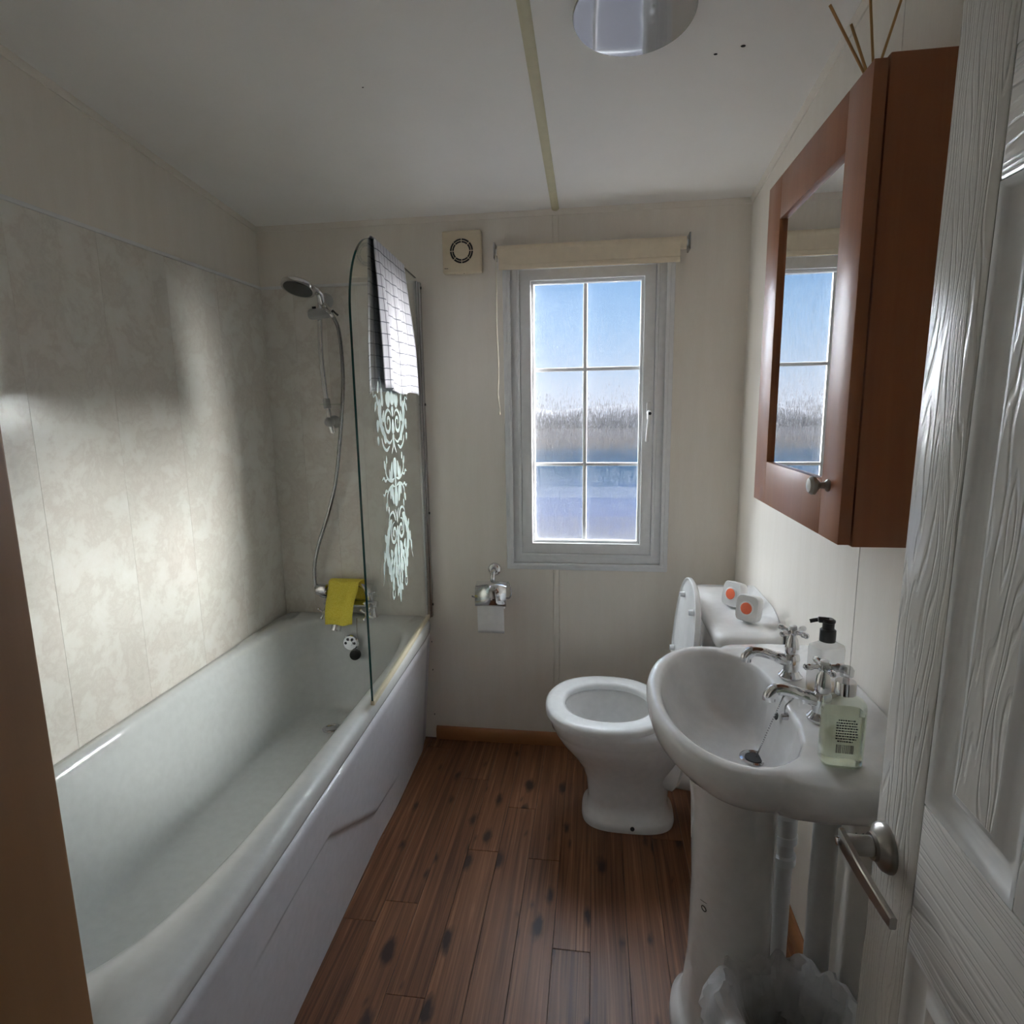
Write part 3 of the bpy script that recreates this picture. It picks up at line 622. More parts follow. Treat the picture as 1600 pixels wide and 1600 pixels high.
hs = thing('hand_shower', (-1.10, 2.22, 1.88), 'round chrome hand shower with dark spray face on the riser rail', 'shower head')
HC = Vec((-1.098, 2.215, 1.905)); HA = Vec((-.10, -.34, -.93)).normalized()   # spray direction
build('head', M().lathe([(.0615, 0), (.064, -.006), (.063, -.014), (.054, -.022), (.03, -.027), (.0005, -.028)], HC, HA, 40), 'chrome', hs)
build('spray_face', M().lathe([(.0525, -.001), (.0525, .0015), (.047, .0035), (.0005, .0035)], HC, HA, 40), 'nozzle_grey', hs)
build('handle', M().tube(smoothcurve([HC - HA * .014 + Vec((.02, .02, .0)), HC - HA * .010 + Vec((.05, .06, -.012)), (-1.045, 2.30, 1.868), (-1.036, 2.345, 1.842), (-1.031, 2.357, 1.826)]), [.018] * 8 + [.016] * 8 + [.0125] * 8 + [.0105] * 9, 16, flat=(1, .85)), 'chrome', hs)
build('pause_lever', M().tube([(-1.026, 2.345, 1.848), (-1.005, 2.35, 1.828)], .004, 8), 'black_plastic', hs)
hose = smoothcurve([(-1.031, 2.357, 1.826), (-1.016, 2.365, 1.785), (-1.010, 2.37, 1.70), (-1.012, 2.375, 1.58), (-1.026, 2.38, 1.47), (-1.050, 2.385, 1.31), (-1.082, 2.39, 1.152), (-1.128, 2.395, 1.017), (-1.176, 2.395, .893), (-1.200, 2.392, .795), (-1.197, 2.385, .715), (-1.175, 2.38, .678), (-1.15, 2.382, .668)], 10)
build('hose', M().tube(hose, [.0075 + (.0006 if i % 2 else 0) for i in range(len(hose))], 10), 'hose_steel', hs)

# ------------------------------------------------------------------ bath mixer
bmx = thing('bath_mixer_tap', (-1.06, 2.40, rz), 'chrome bath shower mixer with cross handles at the far bath end', 'tap')
by = 2.405
for x in (-1.145, -.955):
    build('shroud', M().lathe([(.024, 0), (.026, .004), (.019, .02), (.015, .045), (.014, .06)], (x, by, rz), (0, 0, 1), 22), 'chrome', bmx)
    hd = build('handle_stem', M().tube([(x, by - .005, .632), (x, by - .03, .622), (x, by - .055, .612)], [.014, .012, .009], 16), 'chrome', bmx)
    hc = Vec((x, by - .062, .610)); m = M()
    for k in range(4):
        a = pi / 4 + pi / 2 * k + .25; d = Vec((cos(a), 0, sin(a))); m.tube([hc + d * .006, hc + d * .02, hc + d * .026], [.0045, .0042, .0052], 10).ball(hc + d * .029, .0072, 10)
    build('cross_handle', m, 'chrome', hd); build('index_disc', M().lathe([(.0095, 0), (.0095, .006), (.006, .008)], hc + Vec((0, .002, 0)), (0, -1, -.15), 18), 'cream_trim', hd)
build('mixer_body', M().tube([(-1.17, by, .635), (-1.15, by, .635), (-1.05, by, .638), (-.95, by, .635), (-.93, by, .635)], [.014, .018, .021, .018, .014], 18), 'chrome', bmx)
build('spout', M().tube(smoothcurve([(-1.06, by - .005, .630), (-1.068, by - .04, .616), (-1.080, by - .070, .585), (-1.088, by - .086, .542)]), [.019] * 8 + [.02] * 8 + [.022] * 8 + [.023], 18), 'chrome', bmx)
build('riser_column', M().tube([(-1.05, by, .65), (-1.05, by, .705)], .012, 14), 'chrome', bmx)
build('cradle', M().tube(smoothcurve([(-1.185, by - .02, .702), (-1.14, by - .02, .706), (-1.05, by - .01, .715), (-1.00, by - .01, .722), (-.975, by - .015, .705), (-.965, by - .02, .675)]), .010, 12), 'chrome', bmx)
build('hose_elbow', M().lathe([(.012, -.03), (.024, -.022), (.027, 0), (.024, .02), (.012, .026)], (-1.165, by - .022, .700), (1, 0, 0), 22), 'chrome', bmx)
pl2 = build('diverter_lever', M().tube([(-.957, by, .632), (-.957, by - .006, .68)], [.006, .005], 10), 'dull_chrome', bmx)
build('lever_cross', M().tube([(-.975, by - .006, .672), (-.957, by - .006, .684), (-.935, by - .006, .69)], .003, 8), 'dull_chrome', pl2)

# yellow cloth over the cradle
m = M(); m.uv = []; nu, nv = 16, 26
for j in range(nv + 1):
    s_ = j / nv
    for i in range(nu + 1):
        f_ = i / nu
        if s_ < .62:
            d = (1 - s_ / .62); ang = 0; z = .741 - .165 * d + .003 * sin(f_ * 8); y = by - .030 - .082 * min(1, d * 1.25) + .004 * sin(f_ * 11 + d * 3); x = -1.132 + .137 * f_ + d * (.010 - .020 * f_) + .002 * sin(d * 9)
        elif s_ < .70:
            t = (s_ - .62) / .08; z = .741 + .005 * sin(pi * t); y = by - .030 + .045 * t; x = -1.132 + .137 * f_ + .012 * t * f_
        else:
            d = (s_ - .70) / .30; z = .741 - .12 * d; y = by + .015 + .004 * sin(f_ * 9); x = -1.132 + .149 * f_ + .012 * d * f_
        m.v.append((x, y, z)); m.uv.append((f_, s_))
for j in range(nv):
    for i in range(nu): a = j * (nu + 1) + i; m.f.append((a, a + 1, a + nu + 2, a + nu + 1))
o = build('cleaning_cloth', m, 'yellow_microfibre', loc=(-1.07, by, .60)); md = o.modifiers.new('thick', 'SOLIDIFY'); md.thickness = .003
tag(o, 'yellow cleaning cloth hung over the bath mixer', 'cloth')

# ------------------------------------------------------------------ toilet roll holder
th = thing('toilet_roll_holder', (-.42, YB, .70), 'chrome toilet roll holder with cover flap on the wall beneath the window', 'roll holder')
build('wall_rose', M().lathe([(.028, 0), (.028, .006), (.024, .012), (.014, .016), (.013, .03)], (-.421, YB, .790), (0, -1, 0), 26), 'chrome', th)
build('arm', M().tube(smoothcurve([(-.421, YB - .02, .790), (-.421, YB - .045, .785), (-.421, YB - .055, .77), (-.421, YB - .056, .755)]), [.011] * 24 + [.012], 14), 'chrome', th)
m = M(); Rn = []
for k in range(15):
    a = radians(95 - k * 8.5); Rn.append([(x, YB - .068 - .05 * cos(a) , .69 + .066 * sin(a)) for x in (-.486, -.358)])
m.loft(Rn, closed=False); o = build('cover_flap', m, 'chrome', th); md = o.modifiers.new('thick', 'SOLIDIFY'); md.thickness = .0015
build('roll_bar', M().tube(smoothcurve([(-.358, YB - .062, .755), (-.347, YB - .07, .74), (-.342, YB - .072, .71), (-.350, YB - .07, .688), (-.37, YB - .068, .685), (-.49, YB - .068, .685), (-.508, YB - .068, .692)], 6), .003, 8), 'dull_chrome', th)
tr = thing('toilet_roll', (-.425, YB - .068, .645), 'white toilet roll hanging in the chrome holder', 'toilet roll')
build('roll', M().lathe([(.02, -.055), (.045, -.055), (.045, .055), (.02, .055)], (-.425, YB - .066, .685), (1, 0, 0), 32, cap=False).lathe([(.02, -.055), (.02, .055)], (-.425, YB - .066, .685), (1, 0, 0), 32, cap=False), 'paper_white', tr)
m = M(); nn = 10; m.loft([[(x + .004 * (k / nn), YB - .066 - .0465 + .004 * sin(k * .5), .69 - .14 * k / nn) for x in (-.480, -.370)] for k in range(nn + 1)], closed=False)
o = build('loose_sheet', m, 'paper_white', tr); md = o.modifiers.new('thick', 'SOLIDIFY'); md.thickness = .0008

# ------------------------------------------------------------------ toilet
TY = 2.03
wc = thing('toilet', (.15, TY, 0), 'white ceramic toilet with its lid raised, under the window corner', 'toilet')
def eg(x0, x1, hw, z, n=2.3, k=64, sq=.0):
    cx, a = (x0 + x1) / 2, (x1 - x0) / 2; out = []
    for i in range(k):
        t = 2 * pi * i / k; c_, s_ = cos(t), sin(t); x = cx + a * (1 if c_ >= 0 else -1) * abs(c_) ** (2 / n); y = TY + hw * (1 if s_ >= 0 else -1) * abs(s_) ** (2 / n) * (1 + sq * c_)
        out.append((x, y, z))
    return out
m = M().loft([eg(-.040, .285, .118, 0, 3), eg(-.042, .287, .120, .012, 3), eg(-.038, .283, .116, .030, 3), eg(-.022, .268, .098, .042, 3), eg(-.018, .262, .092, .08, 2.8), eg(-.026, .268, .096, .15, 2.5), eg(-.045, .285, .112, .20, 2.4), eg(-.082, .30, .140, .25, 2.3), eg(-.122, .31, .172, .30, 2.25), eg(-.142, .313, .189, .335, 2.2), eg(-.144, .313, .190, .345, 2.2), eg(-.152, .316, .197, .352, 2.2), eg(-.160, .318, .203, .385, 2.2), eg(-.160, .318, .203, .398, 2.2), eg(-.150, .31, .194, .404, 2.2),
              eg(-.110, .24, .150, .404, 2.2), eg(-.100, .232, .140, .396, 2.2), eg(-.085, .225, .128, .34, 2.2), eg(-.045, .215, .10, .26, 2.1), eg(.01, .19, .065, .20, 2), eg(.05, .16, .04, .17, 2)], True, True)
build('pan', m, 'ceramic', wc, angle=60)
build('trap', M().tube(smoothcurve([(.20, TY, .22), (.30, TY, .19), (.38, TY, .18), (.45, TY, .18)]), [.085] * 8 + [.07] * 8 + [.055] * 9, 24), 'ceramic', wc)
build('trap_collar', M().lathe([(.062, 0), (.062, .05), (.055, .055), (.055, .105)], (.44, TY, .18), (1, 0, 0), 24), 'white_plastic', wc)
m = M().loft([eg(-.01, .12, .006, .235, 2)] , False, False) if False else None
for s_ in (-1, 1): build('fixing_cap', M().lathe([(.0075, 0), (.0075, .003), (.005, .004)], (.135, TY + s_ * .117, .020), (0, s_, .15), 12), 'print_black', wc)
so_ = [eg(-.171, .255, .213, .405, 2.25), eg(-.171, .255, .213, .420, 2.25), eg(-.163, .25, .206, .428, 2.25), eg(-.150, .24, .194, .431, 2.25), eg(-.115, .21, .150, .430, 2.2), eg(-.103, .20, .139, .424, 2.2), eg(-.101, .199, .137, .408, 2.2), eg(-.103, .20, .139, .405, 2.2)]
build('seat', M().loft(so_, wrap=True), 'seat_plastic', wc, angle=60)
def lidring(sc, off):
    out = []
    for (x, y, z) in eg(-.215, .215, .205, 0, 2.35):
        up = x * sc + .235; yy = TY + (y - TY) * sc; th_ = radians(6)
        out.append((.272 + up * sin(th_) + off * cos(th_), yy, .430 + up * cos(th_) - off * sin(th_)))
    return out
ld = build('lid', M().loft([lidring(1, 0), lidring(1.0, .012), lidring(.97, .018), lidring(.5, .022), lidring(.1, .023)], False, True).loft([lidring(1, 0), lidring(.985, -.001), lidring(.965, .004), lidring(.95, .006), lidring(.1, .006)], False, True), 'seat_plastic', wc, angle=50)
for y, z in ((TY + .10, .80), (TY - .10, .80), (TY + .15, .58), (TY - .15, .58)):
    build('bumper', M().tube([(.272 + (z - .43) * .105 + .004, y, z), (.272 + (z - .43) * .105 - .012, y, z)], [.011, .009], 12), 'seat_plastic', ld)
for s_ in (-1, 1): build('hinge', M().tube([(.262, TY + s_ * .06, .425), (.262, TY + s_ * .10, .425)], .013, 14).box(.252, .285, TY + s_ * .08 - .012, TY + s_ * .08 + .012, .40, .425), 'seat_plastic', wc)
cy0, cy1 = 1.752, 2.300; cyc = (cy0 + cy1) / 2
def rr(x0, x1, y0_, y1_, z, n=9, k=72, zf=None):
    cx, cy, a, b = (x0 + x1) / 2, (y0_ + y1_) / 2, (x1 - x0) / 2, (y1_ - y0_) / 2; out = []
    for i in range(k):
        t = 2 * pi * (i + .5) / k; th_ = atan2(b * sin(t), a * cos(t)); c_, s_ = cos(th_), sin(th_); r = 1 / ((abs(c_ / a) ** n + abs(s_ / b) ** n) ** (1 / n)); x, y = cx + r * c_, cy + r * s_
        out.append((x, y, z if zf is None else zf(x, y, z)))
    return out
build('cistern', M().loft([rr(.405, .553, cy0 + .06, cy1 - .06, .415), rr(.398, .554, cy0 + .05, cy1 - .05, .43), rr(.378, .555, cy0 + .02, cy1 - .02, .735), rr(.382, .555, cy0 + .024, cy1 - .024, .742)], True, True), 'ceramic', wc, angle=50)
build('cistern_neck', M().box(.33, .545, TY - .11, TY + .11, .38, .42), 'ceramic', wc, bevel=.012)
up = lambda x, y, z: z + (.043 * ss(.515, .548, x) * (1 - ss(.10, .26, abs(y - cyc)) * .85) if z > .785 else 0)
build('cistern_lid', M().loft([rr(.368, .553, cy0 + .01, cy1 - .01, .742), rr(.357, .555, cy0 - .004, cy1 + .004, .748), rr(.353, .555, cy0 - .008, cy1 + .008, .768), rr(.357, .555, cy0 - .004, cy1 + .004, .782), rr(.368, .554, cy0 + .008, cy1 - .008, .790, zf=up), rr(.42, .552, cy0 + .05, cy1 - .05, .791, zf=up), rr(.47, .515, cyc - .1, cyc + .1, .791)], True, True), 'ceramic', wc, angle=50)
lv = build('flush_lever', M().lathe([(.016, 0), (.016, .008), (.011, .013), (.010, .025)], (.384, 1.84, .70), (-1, 0, 0), 18), 'black_plastic', wc)
build('lever_arm', M().tube(smoothcurve([(.362, 1.84, .70), (.350, 1.845, .70), (.345, 1.87, .697), (.345, 1.91, .692)]), [.008] * 12 + [.0065] * 13, 12), 'chrome', lv)

# air fresheners on the cistern
def freshener(x, y, yaw, tilt, z0, lab):
    t = thing('air_freshener', (x, y, z0), lab, 'air freshener', 'air fresheners on the cistern')
    rot = Matrix.Rotation(yaw, 3, 'Z') @ Matrix.Rotation(tilt, 3, 'Y')
    def T(p): return Vec((x, y, z0)) + rot @ Vec(p)
    sq = []
    for k in range(40):
        a = 2 * pi * k / 40; n_ = 5; r = 1 / ((abs(cos(a)) ** n_ + abs(sin(a)) ** n_) ** (1 / n_)); sq.append((r * cos(a), r * sin(a)))
    R_ = [[T((d, .036 * p * s, .041 + .041 * q * s)) for p, q in sq] for s, d in ((.86, .024), (.97, .020), (1, .012), (1, -.010), (.95, -.014))]
    b = build('body', M().loft(R_, True, True), 'white_plastic', t)
    c = T((-.0142, 0, .041)); ax = (T((-1, 0, 0)) - T((0, 0, 0)))
    build('collar', M().lathe([(.0225, 0), (.0225, .0015), (.0195, .0025)], c, ax, 28), 'white_plastic', b)
    build('gel_disc', M().lathe([(.0195, .0012), (.017, .004), (.001, .005)], c, ax, 28), 'orange_gel', t)
freshener(.452, 2.020, radians(38), radians(12), .797, 'white air freshener with orange disc, nearer the window, on the cistern')
freshener(.468, 1.875, radians(50), radians(10), .797, 'white air freshener with orange disc, nearer the basin, on the cistern')

# ------------------------------------------------------------------ basin
BC = (.29, 1.255); HW = .292
bas = thing('wash_basin', (.33, BC[1], .0), 'white ceramic pedestal wash basin by the door', 'basin')
def half_outer():
    pts = [(.5555, 0), (.5555, .304), (.552, .310), (.41, .314), (.352, .309), (.333, .300), (.322, .287), (.305, HW)]
    for k in range(1, 25):
        a = pi / 2 * k / 24; pts.append((.285 - .170 * sin(a), HW * cos(a) ** .92))
    return pts
def half_bowl():
    pts = [(.398, 0), (.395, .10), (.383, .165), (.36, .212), (.33, .238), (.305, .250)]
    for k in range(1, 25):
        a = pi / 2 * k / 24; pts.append((.285 - .143 * sin(a), .252 * cos(a) ** .95))
    return pts
def star(half, NS=144):
    pl = [(x, d) for x, d in half] + [(x, -d) for x, d in reversed(half[1:-1])]
    pl = [(x - BC[0], d) for x, d in pl]; out = []
    for k in range(NS):
        a = 2 * pi * (k + .5) / NS; dx, dy = cos(a), sin(a); best = 0
        for i in range(len(pl)):
            (x1, y1), (x2, y2) = pl[i], pl[(i + 1) % len(pl)]; ex, ey = x2 - x1, y2 - y1; det = dx * -ey + dy * ex
            if abs(det) < 1e-12: continue
            t = (x1 * -ey + y1 * ex) / det; s_ = (dx * y1 - dy * x1) / det
            if t > 0 and -1e-6 <= s_ <= 1 + 1e-6: best = max(best, t)
        out.append((dx * best, dy * best))
    return out
SO, SB = star(half_outer()), star(half_bowl())
zt = .845
def bring(base, sc, z, tgt=None, zf=None, ins=0.0):
    out = []
    for dx, dy in base:
        L_ = sqrt(dx * dx + dy * dy); f_ = sc * (1 - ins / L_)
        x, y = BC[0] + dx * f_, BC[1] + dy * f_
        if tgt is not None: x = tgt[0] + (BC[0] + dx - tgt[0]) * sc; y = tgt[1] + (BC[1] + dy - tgt[1]) * sc
        out.append((min(x, .5555), y, z + (zf(x, y) if zf else 0)))
    return out
ups = lambda x, y: .026 * ss(.518, .548, x) * (1 - ss(.10, .29, abs(y - BC[1])) * .9) + .004 * ss(.38, .45, x)
lip = lambda x, y: -.0  # rim is level
dr = (.347, 1.268)
wallfix = lambda ring: ring
rings = []
rings.append([(min(BC[0] + .06 + (BC[0] + dx - BC[0] - .06) * .42, .5555), BC[1] + dy * .36, .66) for dx, dy in SO])
rings.append([(min(BC[0] + .055 + (dx - .055) * .62, .5555), BC[1] + dy * .58, .70) for dx, dy in SO])
rings.append([(min(BC[0] + .04 + (dx - .04) * .84, .5555), BC[1] + dy * .86, .755) for dx, dy in SO])
rings += [bring(SO, .965, .790), bring(SO, .985, .802), bring(SO, 1, .815), bring(SO, 1, .830, ins=.0), bring(SO, 1, zt - .004, ins=.004, zf=ups), bring(SO, 1, zt, ins=.012, zf=ups)]
rings += [[(a[0] * .5 + b[0] * .5, a[1] * .5 + b[1] * .5, zt + .001 + ups(a[0] * .5 + b[0] * .5, a[1] * .5 + b[1] * .5)) for a, b in zip(bring(SO, 1, 0, ins=.012), bring(SB, 1, 0, ins=-.008))]]
rings += [bring(SB, 1, zt + .0005, ins=-.008), bring(SB, 1, zt - .004, ins=0), bring(SB, .975, zt - .016, dr), bring(SB, .93, zt - .040, dr), bring(SB, .85, zt - .072, dr), bring(SB, .72, zt - .105, dr), bring(SB, .55, zt - .128, dr), bring(SB, .36, zt - .140, dr), bring(SB, .2, zt - .145, dr), bring(SB, .1, zt - .147, dr)]
build('bowl', M().loft(rings, True, True), 'ceramic', bas, angle=60)
wst = build('drain', M().lathe([(.031, 0), (.031, .003), (.026, .005), (.020, .002)], (dr[0], dr[1], zt - .147), (0, 0, 1), 28), 'chrome', bas)
build('drain_hole', M().lathe([(.0195, 0), (.0195, .0035)], (dr[0], dr[1], zt - .147), (0, 0, 1), 22), 'black_rubber', wst)
def pring(ax, ay, x0, z, n=2.4, k=64):
    out = []
    for i in range(k):
        t = 2 * pi * i / k; c_, s_ = cos(t), sin(t); out.append((x0 + ax + ax * (1 if c_ >= 0 else -1) * abs(c_) ** (2 / n), BC[1] + ay * (1 if s_ >= 0 else -1) * abs(s_) ** (2 / n), z))
    return out
build('pedestal', M().loft([pring(.118, .128, .188, 0), pring(.120, .131, .185, .015), pring(.118, .128, .188, .045), pring(.103, .115, .203, .062), pring(.094, .106, .212, .078), pring(.086, .098, .222, .20), pring(.084, .096, .224, .40), pring(.088, .101, .216, .60), pring(.097, .112, .205, .685)], True, True), 'ceramic', bas, angle=60)
pm = M().tube([(.2225 + .001 * 0, 1.222 + .0, .42)] * 1 + [(.2225, 1.222, .421)], .001, 6)
m = M()
for k in range(20): pass
def pedpt(y, z): # front face point of the pedestal near y
    s_ = (y - BC[1]) / .0962; c_ = -(max(0, 1 - abs(s_) ** 2.4)) ** (1 / 2.4); return (.224 + .084 + .084 * c_ - .0008, y, z)
yc_, zc_ = 1.190, .385
m.tube([pedpt(yc_ + .0055 * cos(2 * pi * k / 16), zc_ + .0055 * sin(2 * pi * k / 16)) for k in range(17)], .0011, 6)
m.tube([pedpt(yc_ + .010 - .002 * k, zc_ + .013 + .0006 * k) for k in range(9)], .0006, 5)
build('maker_mark', m, 'print_black', bas)
m = M(); c0 = Vec((.43, .949, .762))
for s_ in (-1, 1): m.tube([c0 + Vec((-.006, 0, -.006 * s_)), c0 + Vec((.006, 0, .006 * s_))], .0012, 6)
build('pencil_cross', m, 'print_black', bas)
build('overflow_hole', M().lathe([(.008, 0), (.008, .002)], (.388, 1.268, .80), (-1, 0, .2), 14), 'black_rubber', bas)

# pillar taps
def pillar_tap(x, y, lab, rot):
    t = thing('pillar_tap', (x, y, zt + .004), lab, 'tap', 'basin taps')
    z0 = zt + .0045
    build('body', M().lathe([(.0255, 0), (.0255, .004), (.021, .009), (.0165, .016), (.0175, .030), (.0185, .042), (.0165, .052), (.0125, .056), (.0155, .061), (.0145, .075), (.0115, .090), (.008, .096), (.0075, .104)], (x, y, z0), (0, 0, 1), 24), 'chrome', t)
    build('spout', M().tube(smoothcurve([(x - .005, y, z0 + .036), (x - .035, y, z0 + .047), (x - .065, y, z0 + .056), (x - .085, y, z0 + .056), (x - .096, y, z0 + .046), (x - .098, y, z0 + .034)], 6), [.0135] * 6 + [.0115] * 6 + [.0115] * 6 + [.0125] * 6 + [.0125] * 7, 16), 'chrome', t)
    hc = Vec((x, y, z0 + .108)); m = M().lathe([(.0125, -.006), (.0135, 0), (.0115, .006)], hc, (0, 0, 1), 20)
    for k in range(4):
        a = rot + pi / 2 * k; d = Vec((cos(a), sin(a), 0)); m.tube([hc + d * .008, hc + d * .020, hc + d * .026, hc + d * .033], [.0045, .004, .0068, .0058], 12).ball(hc + d * .034, .0066, 10)
    h_ = build('cross_handle', m, 'chrome', t)
    build('index_cap', M().lathe([(.009, 0), (.008, .006), (.001, .008)], hc + Vec((0, 0, .006)), (0, 0, 1), 18), 'white_plastic', h_)
    return t
pillar_tap(.440, 1.362, 'chrome pillar tap on the basin, the one nearer the toilet', .6)
pillar_tap(.440, 1.172, 'chrome pillar tap on the basin behind the pale green soap bottle', .1)
# plug chain
m = M(); ch = [Vec(p) for p in smoothcurve([(.425, 1.268, zt + .010), (.40, 1.262, zt + .006), (.391, 1.258, zt - .01), (.375, 1.262, zt - .06), (.36, 1.268, zt - .115), (.352, 1.27, zt - .142)], 10)]
for i, p in enumerate(ch): m.ball(p, .0021, 6)
build('plug_chain', m, 'dull_chrome', bas)
m = M(); ch = [Vec(p) for p in smoothcurve([(.425, 1.262, zt + .010), (.402, 1.235, zt + .006), (.391, 1.225, zt + .0), (.389, 1.222, zt - .018)], 8)]
for p in ch: m.ball(p, .0021, 6)
build('plug_chain', m, 'dull_chrome', bas)
build('chain_stay', M().tube([(.396, 1.222, zt - .020), (.384, 1.222, zt - .022)], [.008, .006], 12), 'dull_chrome', bas)

# soap bottles
def squarebottle(x, y, z0, sx_, sy_, rot, prof, n=5):
    out = []
    for s_, h_, nn in prof:
        r_ = []
        for k in range(48):
            a = 2 * pi * k / 48; r = 1 / ((abs(cos(a)) ** nn + abs(sin(a)) ** nn) ** (1 / nn)); px, py = sx_ * r * cos(a) * s_, sy_ * r * sin(a) * s_
            r_.append((x + px * cos(rot) - py * sin(rot), y + px * sin(rot) + py * cos(rot), z0 + h_))
        out.append(r_)
    return out
bx, by2, bz, rot = .418, 1.018, zt + .0065, radians(-4)
sb = thing('soap_bottle', (bx, by2, bz), 'clear rectangular soap bottle of pale green gel with chrome collar on the basin', 'soap bottle')
bot = build('bottle', M().loft(squarebottle(bx, by2, bz, .033, .021, rot, [(.93, 0, 5), (1, .004, 5), (1, .105, 5), (.96, .113, 4.5), (.55, .122, 2.5), (.42, .126, 2), (.42, .131, 2)]), True, True), 'bottle_plastic', sb)
build('gel', M().loft(squarebottle(bx, by2, bz, .0315, .0195, rot, [(.93, .003, 5), (1, .006, 5), (1, .094, 5)]), True, True), 'soap_gel', sb)
build('collar', M().lathe([(.0165, .126), (.0165, .146), (.0155, .148), (.006, .148)], (bx, by2, bz), (0, 0, 1), 28), 'chrome', sb)
pm_ = build('pump', M().lathe([(.005, .146), (.005, .158), (.011, .158), (.0115, .168), (.008, .173)], (bx, by2, bz), (0, 0, 1), 20), 'frost_plastic', sb)
build('nozzle', M().tube(smoothcurve([(bx, by2, bz + .166), (bx - .014, by2 + .008, bz + .167), (bx - .026, by2 + .015, bz + .162)]), [.006] * 9 + [.004] * 8, 12), 'frost_plastic', pm_)
# printed back label: lines of small type and a barcode
m = M(); random.seed(3)
def lab(px, pz_, w_, h_):
    pts = []
    for q, r in ((px, pz_), (px + w_, pz_), (px + w_, pz_ + h_), (px, pz_ + h_)):
        d = -.0214; pts.append((bx + q * cos(rot) - d * sin(rot), by2 + q * sin(rot) + d * cos(rot), bz + r))
    m.add(pts, [(0, 1, 2, 3)])
for k in range(9):
    xx = -.016 + (.003 if k in (0, 8) else 0); zz = .086 - k * .0047
    while xx < (.015 if k not in (0, 8) else .011):
        ww = random.uniform(.0012, .0042); lab(xx, zz, ww, .0024); xx += ww + .0009
xx = -.014
while xx < .013:
    ww = random.choice((.0005, .0008, .0013)); lab(xx, .028, ww, .0155); xx += ww + random.choice((.0006, .0009))
build('back_label', m, 'label_print', bot, fixn=False)
cx_, cy_, cz_, rot2 = .478, 1.268, zt + .0065, radians(25)
sb2 = thing('soap_bottle', (cx_, cy_, cz_), 'frosted soap bottle with black pump and amber remnant between the taps', 'soap bottle')
bt2 = build('bottle', M().loft(squarebottle(cx_, cy_, cz_, .033, .023, rot2, [(.93, 0, 5), (1, .004, 5), (1, .105, 5), (.96, .113, 4.5), (.55, .120, 2.5), (.42, .123, 2), (.42, .128, 2)]), True, True), 'milky_plastic', sb2)
build('liquid', M().loft(squarebottle(cx_, cy_, cz_, .0305, .0205, rot2, [(.93, .003, 5), (1, .006, 5), (1, .024, 5)]), True, True), 'amber_liquid', sb2)
m = M(); random.seed(5)
for k in range(3):
    xx = -.010
    while xx < .010:
        ww = random.uniform(.001, .003); d = -.0236; q0, q1 = xx, xx + ww; zz = .070 - k * .004
        m.add([(cx_ + q * cos(rot2) - d * sin(rot2), cy_ + q * sin(rot2) + d * cos(rot2), cz_ + z_) for q, z_ in ((q0, zz), (q1, zz), (q1, zz + .002), (q0, zz + .002))], [(0, 1, 2, 3)]); xx += ww + .0008
build('front_print', m, 'label_print', bt2, fixn=False)
build('collar', M().lathe([(.0155, .122), (.0155, .146), (.013, .148)], (cx_, cy_, cz_), (0, 0, 1), 28), 'black_plastic', sb2)
pk = build('pump', M().lathe([(.0115, .147), (.0115, .162), (.013, .163), (.013, .167), (.009, .170)], (cx_, cy_, cz_), (0, 0, 1), 24), 'black_plastic', sb2)
build('nozzle', M().tube(smoothcurve([(cx_, cy_, cz_ + .166), (cx_ - .018, cy_ + .004, cz_ + .166), (cx_ - .034, cy_ + .008, cz_ + .161)]), [.0065] * 9 + [.0042] * 8, 12), 'black_plastic', pk)

# pipes behind the pedestal
wp = thing('waste_pipe', (.442, 1.335, 0), 'white plastic waste pipe with elbow behind the basin pedestal', 'pipe')
build('pipe', M().tube([(.442, 1.335, 0), (.442, 1.335, .50)], .021, 20), 'pipe_plastic', wp)
build('elbow', M().tube(smoothcurve([(.442, 1.335, .47), (.442, 1.335, .52), (.437, 1.325, .56), (.41, 1.29, .60), (.38, 1.27, .63)]), [.026] * 10 + [.022] * 23, 20), 'pipe_plastic', wp)
for z in (.40, .455): build('collar', M().lathe([(.024, 0), (.028, .003), (.028, .022), (.024, .025)], (.442, 1.335, z), (0, 0, 1), 22), 'white_plastic', wp)
sp_ = thing('soil_pipe', (.525, 1.255, 0), 'wide white vertical pipe against the wall beside the waste pipe', 'pipe')
build('pipe', M().tube([(.512, 1.285, 0), (.512, 1.285, .66)], .027, 24), 'pipe_plastic', sp_)
build('clip', M().lathe([(.029, 0), (.029, .012)], (.512, 1.285, .55), (0, 0, 1), 22), 'pipe_plastic', sp_)
sp2 = thing('supply_pipe', (.535, 1.315, 0), 'thin grey water pipe rising beside the wide pipe under the basin', 'pipe')
build('pipe', M().tube([(.536, 1.345, 0), (.536, 1.345, .35), (.530, 1.35, .60), (.50, 1.35, .70)], .010, 14), 'grey_plastic', sp2)

